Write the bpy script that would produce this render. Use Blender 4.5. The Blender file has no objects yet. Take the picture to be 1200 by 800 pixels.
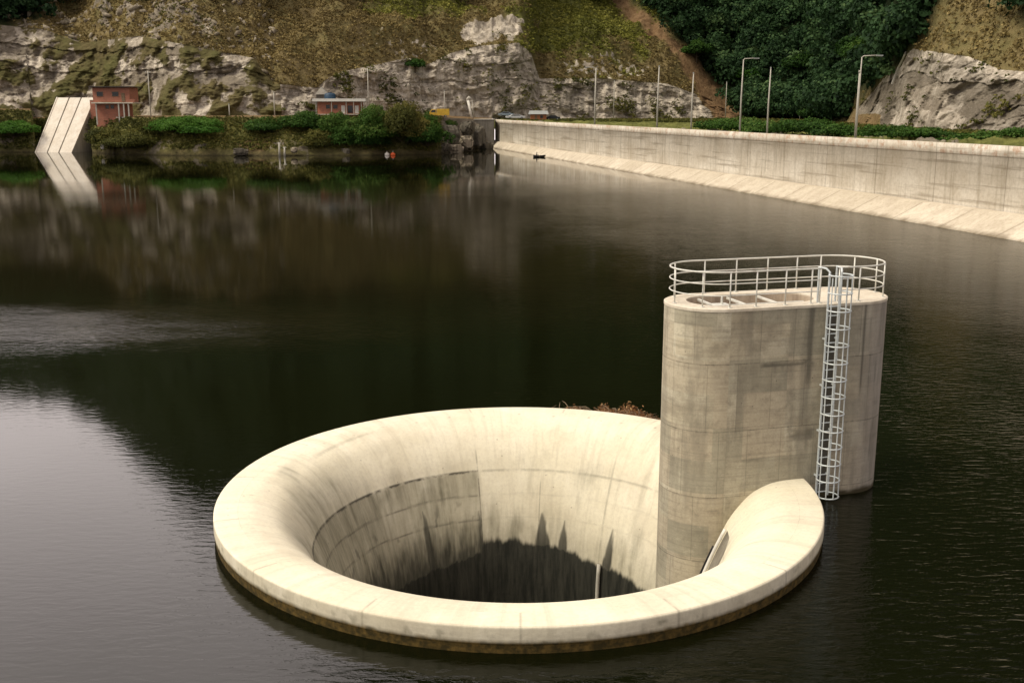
import bpy, bmesh, math, random
import numpy as np
from math import sin, cos, tan, pi, radians, sqrt
from mathutils import Vector, Matrix

random.seed(7)
RS = np.random.RandomState(11)
sc = bpy.context.scene
C = sc.collection

# ------------------------------------------------------------------ camera
F, PITCH, H = 1258.26, radians(12.3295), 12.431
cam_d = bpy.data.cameras.new('camera')
cam = bpy.data.objects.new('camera', cam_d)
C.objects.link(cam)
cam.location = (0, 0, H)
cam.rotation_euler = (pi / 2 - PITCH, 0, 0)
cam_d.sensor_width = 36
cam_d.lens = 36 * F / 1200
cam_d.clip_end = 6000
cam_d.clip_start = 0.3
sc.camera = cam
sc.view_settings.view_transform = 'Standard'
sc.view_settings.look = 'None'
sc.view_settings.exposure = 0


def at(px, py, Y):
    """point of the place at depth Y seen at photo pixel px, py"""
    x = (px - 600) / F
    zz = (400 - py) / F
    d = np.array([x, cos(PITCH) + zz * sin(PITCH), -sin(PITCH) + zz * cos(PITCH)])
    k = Y / d[1]
    return Vector((d[0] * k, Y, H + d[2] * k))


# ------------------------------------------------------------------ helpers
def tag(o, label=None, cat=None, group=None, kind=None):
    if label: o['label'] = label
    if cat: o['category'] = cat
    if group: o['group'] = group
    if kind: o['kind'] = kind
    return o


def empty(name, loc, label, cat, group=None, rz=0):
    o = bpy.data.objects.new(name, None)
    o.empty_display_size = 0.5
    C.objects.link(o)
    o.location = loc
    o.rotation_euler = (0, 0, rz)
    return tag(o, label, cat, group)


class MB:
    def __init__(s):
        s.v, s.f, s.uv, s.sm = [], [], None, False

    def add(s, vs, fs):
        n = len(s.v)
        s.v += [tuple(v) for v in vs]
        s.f += [tuple(i + n for i in f) for f in fs]

    def box(s, c, d, rz=0, M=None):
        x, y, z = [q / 2 for q in d]
        vs = [Vector((a * x, b * y, e * z)) for a in (-1, 1) for b in (-1, 1) for e in (-1, 1)]
        R = Matrix.Rotation(rz, 3, 'Z') if M is None else M
        vs = [R @ v + Vector(c) for v in vs]
        s.add(vs, [(0, 1, 3, 2), (4, 6, 7, 5), (0, 4, 5, 1), (2, 3, 7, 6), (0, 2, 6, 4), (1, 5, 7, 3)])
        return s

    def tube(s, pts, r, n=8, closed=False, cap=True):
        pts = [Vector(p) for p in pts]
        rr = r if isinstance(r, (list, tuple)) else [r] * len(pts)
        m = len(pts)
        rings = []
        up = None
        for i, p in enumerate(pts):
            if closed:
                t = pts[(i + 1) % m] - pts[i - 1]
            else:
                t = pts[min(i + 1, m - 1)] - pts[max(i - 1, 0)]
            t.normalize()
            if up is None:
                up = Vector((0, 0, 1)) if abs(t.z) < .9 else Vector((1, 0, 0))
            a = t.cross(up)
            if a.length < 1e-4:
                a = t.cross(Vector((1, 0.3, 0)))
            a.normalize()
            b = t.cross(a).normalized()
            if abs(t.z) >= .9:
                up = up
            rings.append([p + (a * cos(2 * pi * k / n) + b * sin(2 * pi * k / n)) * rr[i] for k in range(n)])
        vs = [v for R in rings for v in R]
        fs = []
        for i in range(m if closed else m - 1):
            j = (i + 1) % m
            for k in range(n):
                fs.append((i * n + k, i * n + (k + 1) % n, j * n + (k + 1) % n, j * n + k))
        if cap and not closed:
            fs.append(tuple(range(n))[::-1])
            fs.append(tuple((m - 1) * n + k for k in range(n)))
        s.add(vs, fs)
        return s

    def prism(s, poly, z0, z1):
        n = len(poly)
        vs = [(p[0], p[1], z0) for p in poly] + [(p[0], p[1], z1) for p in poly]
        fs = [tuple(range(n))[::-1], tuple(range(n, 2 * n))]
        for i in range(n):
            j = (i + 1) % n
            fs.append((i, j, n + j, n + i))
        s.add(vs, fs)
        return s

    def build(s, name, mat, parent=None, smooth=False, bevel=0, loc=None):
        me = bpy.data.meshes.new(name)
        me.from_pydata(s.v, [], s.f)
        me.materials.append(mat)
        bm = bmesh.new()
        bm.from_mesh(me)
        bmesh.ops.recalc_face_normals(bm, faces=bm.faces)
        bm.to_mesh(me)
        bm.free()
        if smooth:
            me.shade_smooth()
        me.update()
        o = bpy.data.objects.new(name, me)
        C.objects.link(o)
        if parent: o.parent = parent
        if loc is not None: o.location = loc
        if bevel:
            m = o.modifiers.new('bevel', 'BEVEL')
            m.width = bevel
            m.segments = 2
            m.limit_method = 'ANGLE'
        return o


def np_mesh(name, V, Fq, mat, parent=None, smooth=False, attrs=None, uv=None):
    """V (n,3), Fq (m,4) or (m,3)"""
    me = bpy.data.meshes.new(name)
    V = np.asarray(V, dtype=np.float32)
    Fq = np.asarray(Fq, dtype=np.int32)
    k = Fq.shape[1]
    me.vertices.add(len(V))
    me.vertices.foreach_set('co', V.ravel())
    me.loops.add(Fq.size)
    me.loops.foreach_set('vertex_index', Fq.ravel())
    me.polygons.add(len(Fq))
    me.polygons.foreach_set('loop_start', np.arange(0, Fq.size, k, dtype=np.int32))
    me.polygons.foreach_set('loop_total', np.full(len(Fq), k, dtype=np.int32))
    if smooth:
        me.polygons.foreach_set('use_smooth', np.ones(len(Fq), dtype=bool))
    me.update(calc_edges=True)
    for nm, (dom, arr) in (attrs or {}).items():
        arr = np.asarray(arr, dtype=np.float32)
        if arr.ndim == 1:
            a = me.attributes.new(nm, 'FLOAT', dom)
            a.data.foreach_set('value', arr)
        else:
            a = me.attributes.new(nm, 'FLOAT_COLOR', dom)
            a.data.foreach_set('color', arr.ravel())
    if uv is not None:
        l = me.uv_layers.new(name='UVMap')
        l.data.foreach_set('uv', np.asarray(uv, dtype=np.float32)[Fq.ravel()].ravel())
    me.materials.append(mat)
    o = bpy.data.objects.new(name, me)
    C.objects.link(o)
    if parent: o.parent = parent
    return o


# vectorised gradient noise
_perm = RS.permutation(4096)
_grad = RS.normal(size=(4096, 3))
_grad /= np.linalg.norm(_grad, axis=1)[:, None]


def _h(i, j, k):
    return _perm[(_perm[(_perm[i & 4095] + j) & 4095] + k) & 4095]


def noise3(P):
    P = np.asarray(P, dtype=np.float64)
    I = np.floor(P).astype(np.int64)
    fr = P - I
    u = fr * fr * fr * (fr * (fr * 6 - 15) + 10)
    out = 0
    for a in (0, 1):
        wa = u[..., 0] if a else 1 - u[..., 0]
        for b in (0, 1):
            wb = u[..., 1] if b else 1 - u[..., 1]
            for c in (0, 1):
                wc = u[..., 2] if c else 1 - u[..., 2]
                g = _grad[_h(I[..., 0] + a, I[..., 1] + b, I[..., 2] + c)]
                d = fr - np.array([a, b, c])
                out = out + wa * wb * wc * (g * d).sum(-1)
    return out * 1.5


def fbm(P, o=4, ridge=False):
    s, a, t = 0, 1.0, 0
    for i in range(o):
        n = noise3(np.asarray(P) * (2.03 ** i) + i * 17.3)
        if ridge: n = 1 - 2 * np.abs(n) * 1.6
        s = s + a * n
        t += a
        a *= .5
    return s / t


def cells(P, seed=0):
    """worley: returns random value of nearest cell and f2-f1"""
    P = np.asarray(P, dtype=np.float64)
    I = np.floor(P).astype(np.int64)
    f1 = np.full(P.shape[:-1], 9.0)
    f2 = f1.copy()
    val = np.zeros_like(f1)
    for a in (-1, 0, 1):
        for b in (-1, 0, 1):
            for c in (-1, 0, 1):
                h = _h(I[..., 0] + a + seed, I[..., 1] + b, I[..., 2] + c)
                off = np.stack([h / 4096.0, _perm[h] / 4096.0, _perm[(h + 77) & 4095] / 4096.0], -1)
                d = np.sqrt((((I + np.array([a, b, c])) + off - P) ** 2).sum(-1))
                cl = d < f1
                f2 = np.where(cl, f1, np.minimum(f2, d))
                val = np.where(cl, _perm[(h + 501) & 4095] / 4096.0, val)
                f1 = np.where(cl, d, f1)
    return val, f2 - f1


def smooth(a, b, x):
    t = np.clip((x - a) / (b - a), 0, 1)
    return t * t * (3 - 2 * t)


# ------------------------------------------------------------------ materials
class NT:
    def __init__(s, name):
        s.m = bpy.data.materials.new(name)
        s.m.use_nodes = True
        s.t = s.m.node_tree
        s.b = s.t.nodes['Principled BSDF']

    def n(s, typ, **kw):
        nd = s.t.nodes.new(typ)
        for k, v in kw.items():
            if k in ('operation', 'blend_type', 'data_type', 'noise_dimensions', 'feature', 'attribute_name', 'distance',
                     'clamp', 'interpolation_type', 'offset', 'bands_direction', 'wave_type', 'clamp_factor', 'voronoi_dimensions') and hasattr(nd, k) and not (typ == 'ShaderNodeBump'):
                setattr(nd, k, v)
            else:
                nd.inputs[k.replace('_', ' ')].default_value = v
        return nd

    def l(s, a, b):
        s.t.links.new(a, b)

    def mix(s, fac, a, b, blend='MIX'):
        nd = s.t.nodes.new('ShaderNodeMix')
        nd.data_type = 'RGBA'
        nd.blend_type = blend
        for sock, v in ((nd.inputs[0], fac), (nd.inputs[6], a), (nd.inputs[7], b)):
            if hasattr(v, 'is_linked'):
                s.l(v, sock)
            elif isinstance(v, (int, float)):
                sock.default_value = v
            else:
                sock.default_value = (*v, 1) if len(v) == 3 else v
        return nd.outputs[2]

    def noise(s, vec, scale, detail=4, rough=.55, dist=0):
        nd = s.t.nodes.new('ShaderNodeTexNoise')
        nd.inputs['Scale'].default_value = scale
        nd.inputs['Detail'].default_value = detail
        nd.inputs['Roughness'].default_value = rough
        nd.inputs['Distortion'].default_value = dist
        if vec is not None: s.l(vec, nd.inputs['Vector'])
        return nd.outputs['Fac']

    def ramp(s, fac, stops):
        nd = s.t.nodes.new('ShaderNodeValToRGB')
        e = nd.color_ramp.elements
        while len(e) < len(stops): e.new(.5)
        for i, (p, c) in enumerate(stops):
            e[i].position = p
            e[i].color = (c, c, c, 1) if isinstance(c, (int, float)) else (*c, 1)
        s.l(fac, nd.inputs[0])
        return nd.outputs[0]

    def math(s, op, a, b=0.0, c=None, clamp=False):
        nd = s.t.nodes.new('ShaderNodeMath')
        nd.operation = op
        nd.use_clamp = clamp
        for i, v in enumerate((a, b, c)):
            if v is None: continue
            if hasattr(v, 'is_linked'):
                s.l(v, nd.inputs[i])
            else:
                nd.inputs[i].default_value = v
        return nd.outputs[0]

    def coord(s, which='Object', scale=(1, 1, 1), loc=(0, 0, 0)):
        tc = s.t.nodes.new('ShaderNodeTexCoord')
        mp = s.t.nodes.new('ShaderNodeMapping')
        mp.inputs['Scale'].default_value = scale
        mp.inputs['Location'].default_value = loc
        s.l(tc.outputs[which], mp.inputs[0])
        return mp.outputs[0]

    def attr(s, name):
        nd = s.t.nodes.new('ShaderNodeAttribute')
        nd.attribute_name = name
        return nd

    def bump(s, h, strength=.3, dist=.05, prev=None):
        nd = s.t.nodes.new('ShaderNodeBump')
        if hasattr(strength, 'is_linked'):
            s.l(strength, nd.inputs['Strength'])
        else:
            nd.inputs['Strength'].default_value = strength
        nd.inputs['Distance'].default_value = dist
        s.l(h, nd.inputs['Height'])
        if prev is not None: s.l(prev, nd.inputs['Normal'])
        return nd.outputs[0]

    def out(s, col=None, rough=.8, normal=None, metal=0, spec=.3):
        if col is not None:
            if hasattr(col, 'is_linked'):
                s.l(col, s.b.inputs['Base Color'])
            else:
                s.b.inputs['Base Color'].default_value = (*col, 1)
        if hasattr(rough, 'is_linked'):
            s.l(rough, s.b.inputs['Roughness'])
        else:
            s.b.inputs['Roughness'].default_value = rough
        s.b.inputs['Metallic'].default_value = metal
        s.b.inputs['Specular IOR Level'].default_value = spec
        if normal is not None: s.l(normal, s.b.inputs['Normal'])
        return s.m


def simple(name, col, rough=.7, metal=0, var=.25, scale=3.0, spec=.3):
    t = NT(name)
    c = t.coord()
    n1 = t.noise(c, scale, 5, .6)
    f = t.ramp(n1, [(.3, 1 - var), (.7, 1 + var * .4)])
    col2 = t.mix(1.0, col, f, 'MULTIPLY')
    return t.out(col2, rough, t.bump(n1, .15, .02), metal, spec)


M = {}
M['steel'] = simple('galvanised_steel', (.72, .72, .66), .5, .2, .3, 6, .5)
M['ladder'] = simple('ladder_steel', (.62, .68, .70), .45, .25, .3, 8, .5)
M['dark'] = simple('dark_rubber', (.012, .012, .014), .6)
M['white'] = simple('white_paint', (.72, .70, .64), .6, 0, .2, 1.5)
M['polec'] = simple('pole_concrete', (.46, .44, .38), .7, 0, .2, 1.5)
M['blue'] = simple('blue_plastic', (.02, .05, .09), .5)
M['yellow'] = simple('yellow_paint', (.62, .40, .05), .5, 0, .3, 1)
M['glass'] = simple('dark_glass', (.015, .018, .02), .15, 0, .2, 1, .6)
M['carwhite'] = simple('car_paint', (.62, .64, .66), .35, 0, .15, 1, .5)
M['tyre'] = simple('tyre', (.02, .02, .02), .8)
M['orange'] = simple('orange_plastic', (.75, .13, .04), .5)
M['roofdark'] = simple('dark_roof_sheet', (.06, .05, .045), .6, 0, .4, 1)
M['wood'] = simple('weathered_wood', (.22, .16, .10), .8, 0, .4, 3)
M['skin'] = simple('skin', (.22, .12, .08), .6)
M['cloth'] = simple('dark_cloth', (.03, .03, .04), .9)
M['lamphead'] = simple('lamp_head_grey', (.35, .37, .36), .5, .2)
M['wire'] = simple('wire_black', (.03, .03, .03), .6)


def mat_steel(name, col, rustamt):
    t = NT(name)
    oc = t.coord()
    n1 = t.noise(oc, 5, 5, .65)
    n2 = t.noise(oc, 2.2, 6, .7)
    c = t.mix(t.ramp(n1, [(.3, .5), (.6, 0.0)]), col, (.36, .36, .33))
    c = t.mix(t.ramp(n2, [(.60, 0.0), (.70, rustamt)]), c, (.22, .10, .045))
    return t.out(c, .5, t.bump(n1, .2, .01), .15, .4)


M['steel'] = mat_steel('galvanised_steel', (.72, .72, .66), .7)
M['ladder'] = mat_steel('ladder_steel', (.60, .66, .68), .45)


def mat_brick():
    t = NT('brick')
    tc = t.t.nodes.new('ShaderNodeTexCoord')
    br = t.t.nodes.new('ShaderNodeTexBrick')
    t.l(t.coord('Object', (1, 1, 1)), br.inputs['Vector'])
    sx = t.t.nodes.new('ShaderNodeSeparateXYZ')
    t.l(tc.outputs['Object'], sx.inputs[0])
    cb = t.t.nodes.new('ShaderNodeCombineXYZ')
    t.l(t.math('ADD', sx.outputs[0], sx.outputs[1]), cb.inputs[0])
    t.l(sx.outputs[2], cb.inputs[1])
    t.l(cb.outputs[0], br.inputs['Vector'])
    br.inputs['Scale'].default_value = 1.0
    br.inputs['Brick Width'].default_value = .4
    br.inputs['Row Height'].default_value = .2
    br.inputs['Mortar Size'].default_value = .012
    br.inputs['Color1'].default_value = (.46, .17, .10, 1)
    br.inputs['Color2'].default_value = (.37, .13, .08, 1)
    br.inputs['Mortar'].default_value = (.30, .24, .19, 1)
    n = t.noise(t.coord(), .8, 5, .65)
    col = t.mix(t.ramp(n, [(.4, 0.0), (.75, .55)]), br.outputs[0], (.20, .11, .08))
    return t.out(col, .85, t.bump(br.outputs['Fac'], -.3, .02))


M['brick'] = mat_brick()


def mat_weir(inner):
    """concrete of the bell mouth; attribute 'stain' = wet black algae, 'dirt' = grey streaks and painted rim-face shade, 'joint' """
    t = NT('bellmouth_concrete' if inner else 'rim_concrete')
    uv = t.t.nodes.new('ShaderNodeUVMap')
    mp = t.t.nodes.new('ShaderNodeMapping')
    t.l(uv.outputs[0], mp.inputs[0])
    mp.inputs['Scale'].default_value = (1.6, .22, 1)
    oc = t.coord()
    streak = t.noise(mp.outputs[0], 2.2, 6, .65)
    blot = t.noise(oc, .55, 6, .6)
    fine = t.noise(oc, 9, 6, .7)
    base = t.mix(t.ramp(blot, [(.35, 0.0), (.65, 1.0)]), (.72, .67, .51), (.79, .745, .595))
    base = t.mix(t.ramp(fine, [(.36, .2), (.55, 0.0)]), base, (.42, .37, .29))
    base = t.mix(t.ramp(streak, [(.36, .30), (.50, 0.0)]), base, (.46, .42, .32))
    base = t.mix(t.ramp(streak, [(.60, 0.0), (.74, .35)]), base, (.86, .83, .72))
    big = t.noise(oc, .22, 7, .7)
    base = t.mix(t.ramp(big, [(.34, .35), (.52, 0.0)]), base, (.47, .41, .31))
    # small pits
    vo = t.t.nodes.new('ShaderNodeTexVoronoi')
    vo.inputs['Scale'].default_value = 1.6
    t.l(oc, vo.inputs['Vector'])
    base = t.mix(t.ramp(vo.outputs['Distance'], [(.025, .6), (.06, 0.0)]), base, (.25, .2, .15))
    dirt_tone = t.attr('dirt_tone').outputs['Fac']
    dm = t.math('MULTIPLY', dirt_tone, t.ramp(streak, [(.25, .98), (.75, .45)]), clamp=True)
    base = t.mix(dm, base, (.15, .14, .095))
    joint = t.attr('joint').outputs['Fac']
    jm = t.math('MULTIPLY', joint, t.ramp(t.noise(oc, 2.5, 4, .6), [(.35, .15), (.55, 1.0)]), clamp=True)
    base = t.mix(jm, base, (.05, .045, .035))
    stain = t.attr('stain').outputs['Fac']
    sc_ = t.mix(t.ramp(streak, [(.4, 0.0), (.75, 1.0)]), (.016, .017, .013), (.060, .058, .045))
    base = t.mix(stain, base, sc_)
    algae = t.attr('algae').outputs['Fac']
    ac = t.mix(t.ramp(t.noise(oc, 6, 5, .6), [(.4, 0.0), (.65, 1.0)]), (.040, .030, .008), (.13, .085, .022))
    base = t.mix(algae, base, ac)
    rough = t.math('SUBTRACT', .86, t.math('MULTIPLY', stain, .2))
    nb = t.bump(blot, .35, .12)
    nb = t.bump(fine, .35, .015, nb)
    return t.out(base, rough, nb, 0, .25)


def mat_tower():
    t = NT('tower_concrete')
    uv = t.t.nodes.new('ShaderNodeUVMap')
    sx = t.t.nodes.new('ShaderNodeSeparateXYZ')
    t.l(uv.outputs[0], sx.inputs[0])
    U, V = sx.outputs[0], sx.outputs[1]
    lift = t.math('FLOOR', t.math('DIVIDE', t.math('ADD', V, 1.83), 2.16))
    # form panels per lift, offset in every lift
    pu = t.math('ADD', t.math('DIVIDE', U, 1.17), t.math('MULTIPLY', lift, .37))
    pcell = t.math('FLOOR', pu)
    cb = t.t.nodes.new('ShaderNodeCombineXYZ')
    t.l(pcell, cb.inputs[0]); t.l(lift, cb.inputs[1])
    wn = t.t.nodes.new('ShaderNodeTexWhiteNoise')
    wn.noise_dimensions = '2D'
    t.l(cb.outputs[0], wn.inputs['Vector'])
    # smaller boards
    cb2 = t.t.nodes.new('ShaderNodeCombineXYZ')
    t.l(t.math('FLOOR', t.math('DIVIDE', U, .6)), cb2.inputs[0])
    t.l(t.math('FLOOR', t.math('DIVIDE', V, .54)), cb2.inputs[1])
    wn2 = t.t.nodes.new('ShaderNodeTexWhiteNoise')
    wn2.noise_dimensions = '2D'
    t.l(cb2.outputs[0], wn2.inputs['Vector'])
    mp = t.t.nodes.new('ShaderNodeMapping')
    t.l(uv.outputs[0], mp.inputs[0])
    mp.inputs['Scale'].default_value = (1.1, .14, 1)
    streak = t.noise(mp.outputs[0], 1.3, 6, .62)
    mp2 = t.t.nodes.new('ShaderNodeMapping')
    t.l(uv.outputs[0], mp2.inputs[0])
    mp2.inputs['Scale'].default_value = (.25, 6.5, 1)
    boards = t.noise(mp2.outputs[0], 1.8, 4, .6)
    blot = t.noise(uv.outputs[0], .8, 6, .62)
    fine = t.noise(uv.outputs[0], 14, 5, .7)
    base = t.mix(wn.outputs[0], (.58, .54, .42), (.34, .315, .24))
    base = t.mix(t.math('MULTIPLY', t.math('POWER', wn2.outputs[0], 2.0), .55), base, (.50, .435, .31))
    base = t.mix(t.ramp(blot, [(.38, .6), (.56, 0.0)]), base, (.24, .21, .155))
    cb3 = t.t.nodes.new('ShaderNodeCombineXYZ')
    t.l(t.math('FLOOR', t.math('DIVIDE', t.math('ADD', U, .31), 1.46)), cb3.inputs[0])
    t.l(t.math('FLOOR', t.math('DIVIDE', t.math('ADD', V, .62), 1.08)), cb3.inputs[1])
    wn3 = t.t.nodes.new('ShaderNodeTexWhiteNoise')
    wn3.noise_dimensions = '2D'
    t.l(cb3.outputs[0], wn3.inputs['Vector'])
    base = t.mix(t.ramp(wn3.outputs[0], [(.60, 0.0), (.62, .65)]), base, (.45, .395, .295))
    base = t.mix(t.ramp(wn3.outputs[0], [(.30, .6), (.32, 0.0)]), base, (.29, .275, .21))
    mott = t.noise(uv.outputs[0], 2.4, 7, .75)
    base = t.mix(t.ramp(mott, [(.36, .4), (.48, 0.0)]), base, (.19, .17, .13))
    base = t.mix(t.ramp(mott, [(.56, 0.0), (.7, .45)]), base, (.60, .55, .43))
    base = t.mix(t.ramp(boards, [(.36, .3), (.5, 0.0)]), base, (.18, .16, .125))
    base = t.mix(t.ramp(streak, [(.38, .5), (.5, 0.0)]), base, (.20, .18, .14))
    base = t.mix(t.ramp(streak, [(.60, 0.0), (.76, .5)]), base, (.42, .39, .32))
    base = t.mix(t.ramp(fine, [(.3, .25), (.55, 0.0)]), base, (.14, .13, .10))
    # greyer, cooler to the right round end
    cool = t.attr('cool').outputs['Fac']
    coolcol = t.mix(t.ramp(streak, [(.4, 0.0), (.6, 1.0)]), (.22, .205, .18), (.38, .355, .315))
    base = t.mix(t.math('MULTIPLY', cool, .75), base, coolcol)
    at_ = t.attr('dirt_tone').outputs['Fac']
    base = t.mix(at_, base, (.085, .08, .065))
    # lift joints
    frac = t.math('FRACT', t.math('DIVIDE', t.math('ADD', V, 1.83), 2.16))
    dj = t.math('ABSOLUTE', t.math('SUBTRACT', frac, .5))
    j = t.math('GREATER_THAN', dj, .4925)
    drip = t.math('MULTIPLY', t.math('GREATER_THAN', frac, .82), t.ramp(t.noise(mp.outputs[0], 3.1, 3, .6), [(.5, 0.0), (.66, .65)]))
    base = t.mix(t.math('MULTIPLY', drip, .35), base, (.10, .09, .07))
    base = t.mix(t.math('MULTIPLY', j, t.ramp(mott, [(.35, .75), (.6, .15)])), base, (.07, .065, .05))
    fu = t.math('ABSOLUTE', t.math('SUBTRACT', t.math('FRACT', pu), .5))
    jv = t.math('GREATER_THAN', fu, .488)
    base = t.mix(t.math('MULTIPLY', jv, .3), base, (.10, .09, .07))
    vo = t.t.nodes.new('ShaderNodeTexVoronoi')
    vo.inputs['Scale'].default_value = 2.3
    t.l(uv.outputs[0], vo.inputs['Vector'])
    base = t.mix(t.ramp(vo.outputs['Distance'], [(.03, .7), (.06, 0.0)]), base, (.08, .07, .05))
    wet = t.attr('wet').outputs['Fac']
    base = t.mix(wet, base, (.05, .042, .022))
    nb = t.bump(blot, .3, .06)
    nb = t.bump(boards, .25, .02, nb)
    nb = t.bump(fine, .3, .01, nb)
    return t.out(base, .85, nb, 0, .2)


def mat_conc(name, c1, c2, dark=(.16, .14, .10), scale=.4, streak_amt=.6):
    t = NT(name)
    oc = t.coord()
    blot = t.noise(oc, scale, 6, .65)
    st = t.noise(t.coord('Object', (1.4, 1.4, .08)), 1.0, 6, .7)
    fine = t.noise(oc, 5, 5, .7)
    base = t.mix(t.ramp(blot, [(.35, 0.0), (.65, 1.0)]), c1, c2)
    base = t.mix(t.ramp(st, [(.38, streak_amt), (.56, 0.0)]), base, dark)
    base = t.mix(t.ramp(fine, [(.3, .35), (.55, 0.0)]), base, dark)
    return t.out(base, .87, t.bump(fine, .3, .03), 0, .2)


M['slab'] = mat_conc('slab_concrete', (.60, .545, .44), (.68, .63, .53), (.33, .27, .19), .6, .3)
M['ramp'] = mat_conc('chute_concrete', (.62, .56, .47), (.72, .68, .60), (.40, .35, .28), .3, .3)
M['rampside'] = mat_conc('chute_side_concrete', (.52, .48, .41), (.60, .56, .48), (.30, .28, .23), .3)
M['rampdark'] = mat_conc('chute_groove', (.17, .15, .12), (.22, .20, .16), (.1, .09, .07), .3)
M['darkconc'] = mat_conc('old_grey_concrete', (.13, .12, .10), (.20, .185, .16), (.05, .045, .04), .3)
M['pit'] = mat_conc('pit_concrete', (.42, .35, .27), (.52, .45, .36), (.16, .12, .09), .8)


def mat_dam():
    t = NT('dam_wall_concrete')
    uv = t.t.nodes.new('ShaderNodeUVMap')
    sx = t.t.nodes.new('ShaderNodeSeparateXYZ')
    t.l(uv.outputs[0], sx.inputs[0])
    U, V = sx.outputs[0], sx.outputs[1]
    cell = t.math('FLOOR', t.math('DIVIDE', U, 12.0))
    row = t.math('FLOOR', t.math('DIVIDE', V, 2.2))
    cb = t.t.nodes.new('ShaderNodeCombineXYZ')
    t.l(cell, cb.inputs[0]); t.l(row, cb.inputs[1])
    wn = t.t.nodes.new('ShaderNodeTexWhiteNoise'); wn.noise_dimensions = '2D'
    t.l(cb.outputs[0], wn.inputs['Vector'])
    blot = t.noise(uv.outputs[0], .18, 6, .65)
    mp = t.t.nodes.new('ShaderNodeMapping'); t.l(uv.outputs[0], mp.inputs[0])
    mp.inputs['Scale'].default_value = (.8, .06, 1)
    st = t.noise(mp.outputs[0], 1.3, 6, .7)
    mp2 = t.t.nodes.new('ShaderNodeMapping'); t.l(uv.outputs[0], mp2.inputs[0])
    mp2.inputs['Scale'].default_value = (.035, .9, 1)
    hor = t.noise(mp2.outputs[0], 1.5, 5, .65)
    fine = t.noise(uv.outputs[0], 2.5, 6, .7)
    base = t.mix(wn.outputs[0], (.60, .56, .475), (.72, .68, .59))
    base = t.mix(t.ramp(blot, [(.38, .5), (.62, 0.0)]), base, (.36, .30, .21))
    base = t.mix(t.ramp(st, [(.36, .5), (.5, 0.0)]), base, (.30, .26, .19))
    base = t.mix(t.ramp(hor, [(.36, .6), (.46, 0.0)]), base, (.25, .215, .16))
    base = t.mix(t.ramp(fine, [(.33, .3), (.55, 0.0)]), base, (.26, .21, .14))
    top = t.math('GREATER_THAN', V, 7.35)
    rust = t.ramp(t.noise(uv.outputs[0], .9, 6, .7), [(.5, 0.0), (.62, .6)])
    base = t.mix(t.math('MULTIPLY', top, rust), base, (.33, .17, .09))
    ln = t.math('LESS_THAN', t.math('ABSOLUTE', t.math('SUBTRACT', V, 7.35)), .06)
    base = t.mix(t.math('MULTIPLY', ln, .5), base, (.15, .12, .08))
    ln2 = t.math('GREATER_THAN', t.math('ABSOLUTE', t.math('SUBTRACT', t.math('FRACT', t.math('DIVIDE', U, 12.0)), .5)), .494)
    base = t.mix(t.math('MULTIPLY', ln2, .5), base, (.17, .14, .10))
    return t.out(base, .88, t.bump(fine, .3, .05), 0, .2)


def mat_plinth():
    t = NT('dam_apron_concrete')
    uv = t.t.nodes.new('ShaderNodeUVMap')
    sx = t.t.nodes.new('ShaderNodeSeparateXYZ')
    t.l(uv.outputs[0], sx.inputs[0])
    U, V = sx.outputs[0], sx.outputs[1]
    cb = t.t.nodes.new('ShaderNodeCombineXYZ')
    t.l(t.math('FLOOR', t.math('DIVIDE', U, 9.0)), cb.inputs[0])
    wn = t.t.nodes.new('ShaderNodeTexWhiteNoise'); wn.noise_dimensions = '2D'
    t.l(cb.outputs[0], wn.inputs['Vector'])
    blot = t.noise(uv.outputs[0], .5, 6, .7)
    fine = t.noise(uv.outputs[0], 3.5, 6, .7)
    base = t.mix(wn.outputs[0], (.52, .465, .36), (.62, .56, .45))
    base = t.mix(t.ramp(blot, [(.42, .45), (.58, 0.0)]), base, (.37, .31, .235))
    base = t.mix(t.ramp(fine, [(.33, .4), (.55, 0.0)]), base, (.22, .17, .10))
    ln = t.math('GREATER_THAN', t.math('ABSOLUTE', t.math('SUBTRACT', t.math('FRACT', t.math('DIVIDE', U, 9.0)), .5)), .485)
    base = t.mix(t.math('MULTIPLY', ln, .4), base, (.14, .11, .07))
    wet = t.ramp(t.math('ADD', V, t.math('MULTIPLY', t.math('SUBTRACT', blot, .5), 1.0)), [(.25, 1.0), (.75, 0.0)])
    base = t.mix(t.math('MULTIPLY', wet, .75), base, (.10, .075, .04))
    return t.out(base, .9, t.bump(fine, .4, .08), 0, .2)


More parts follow.
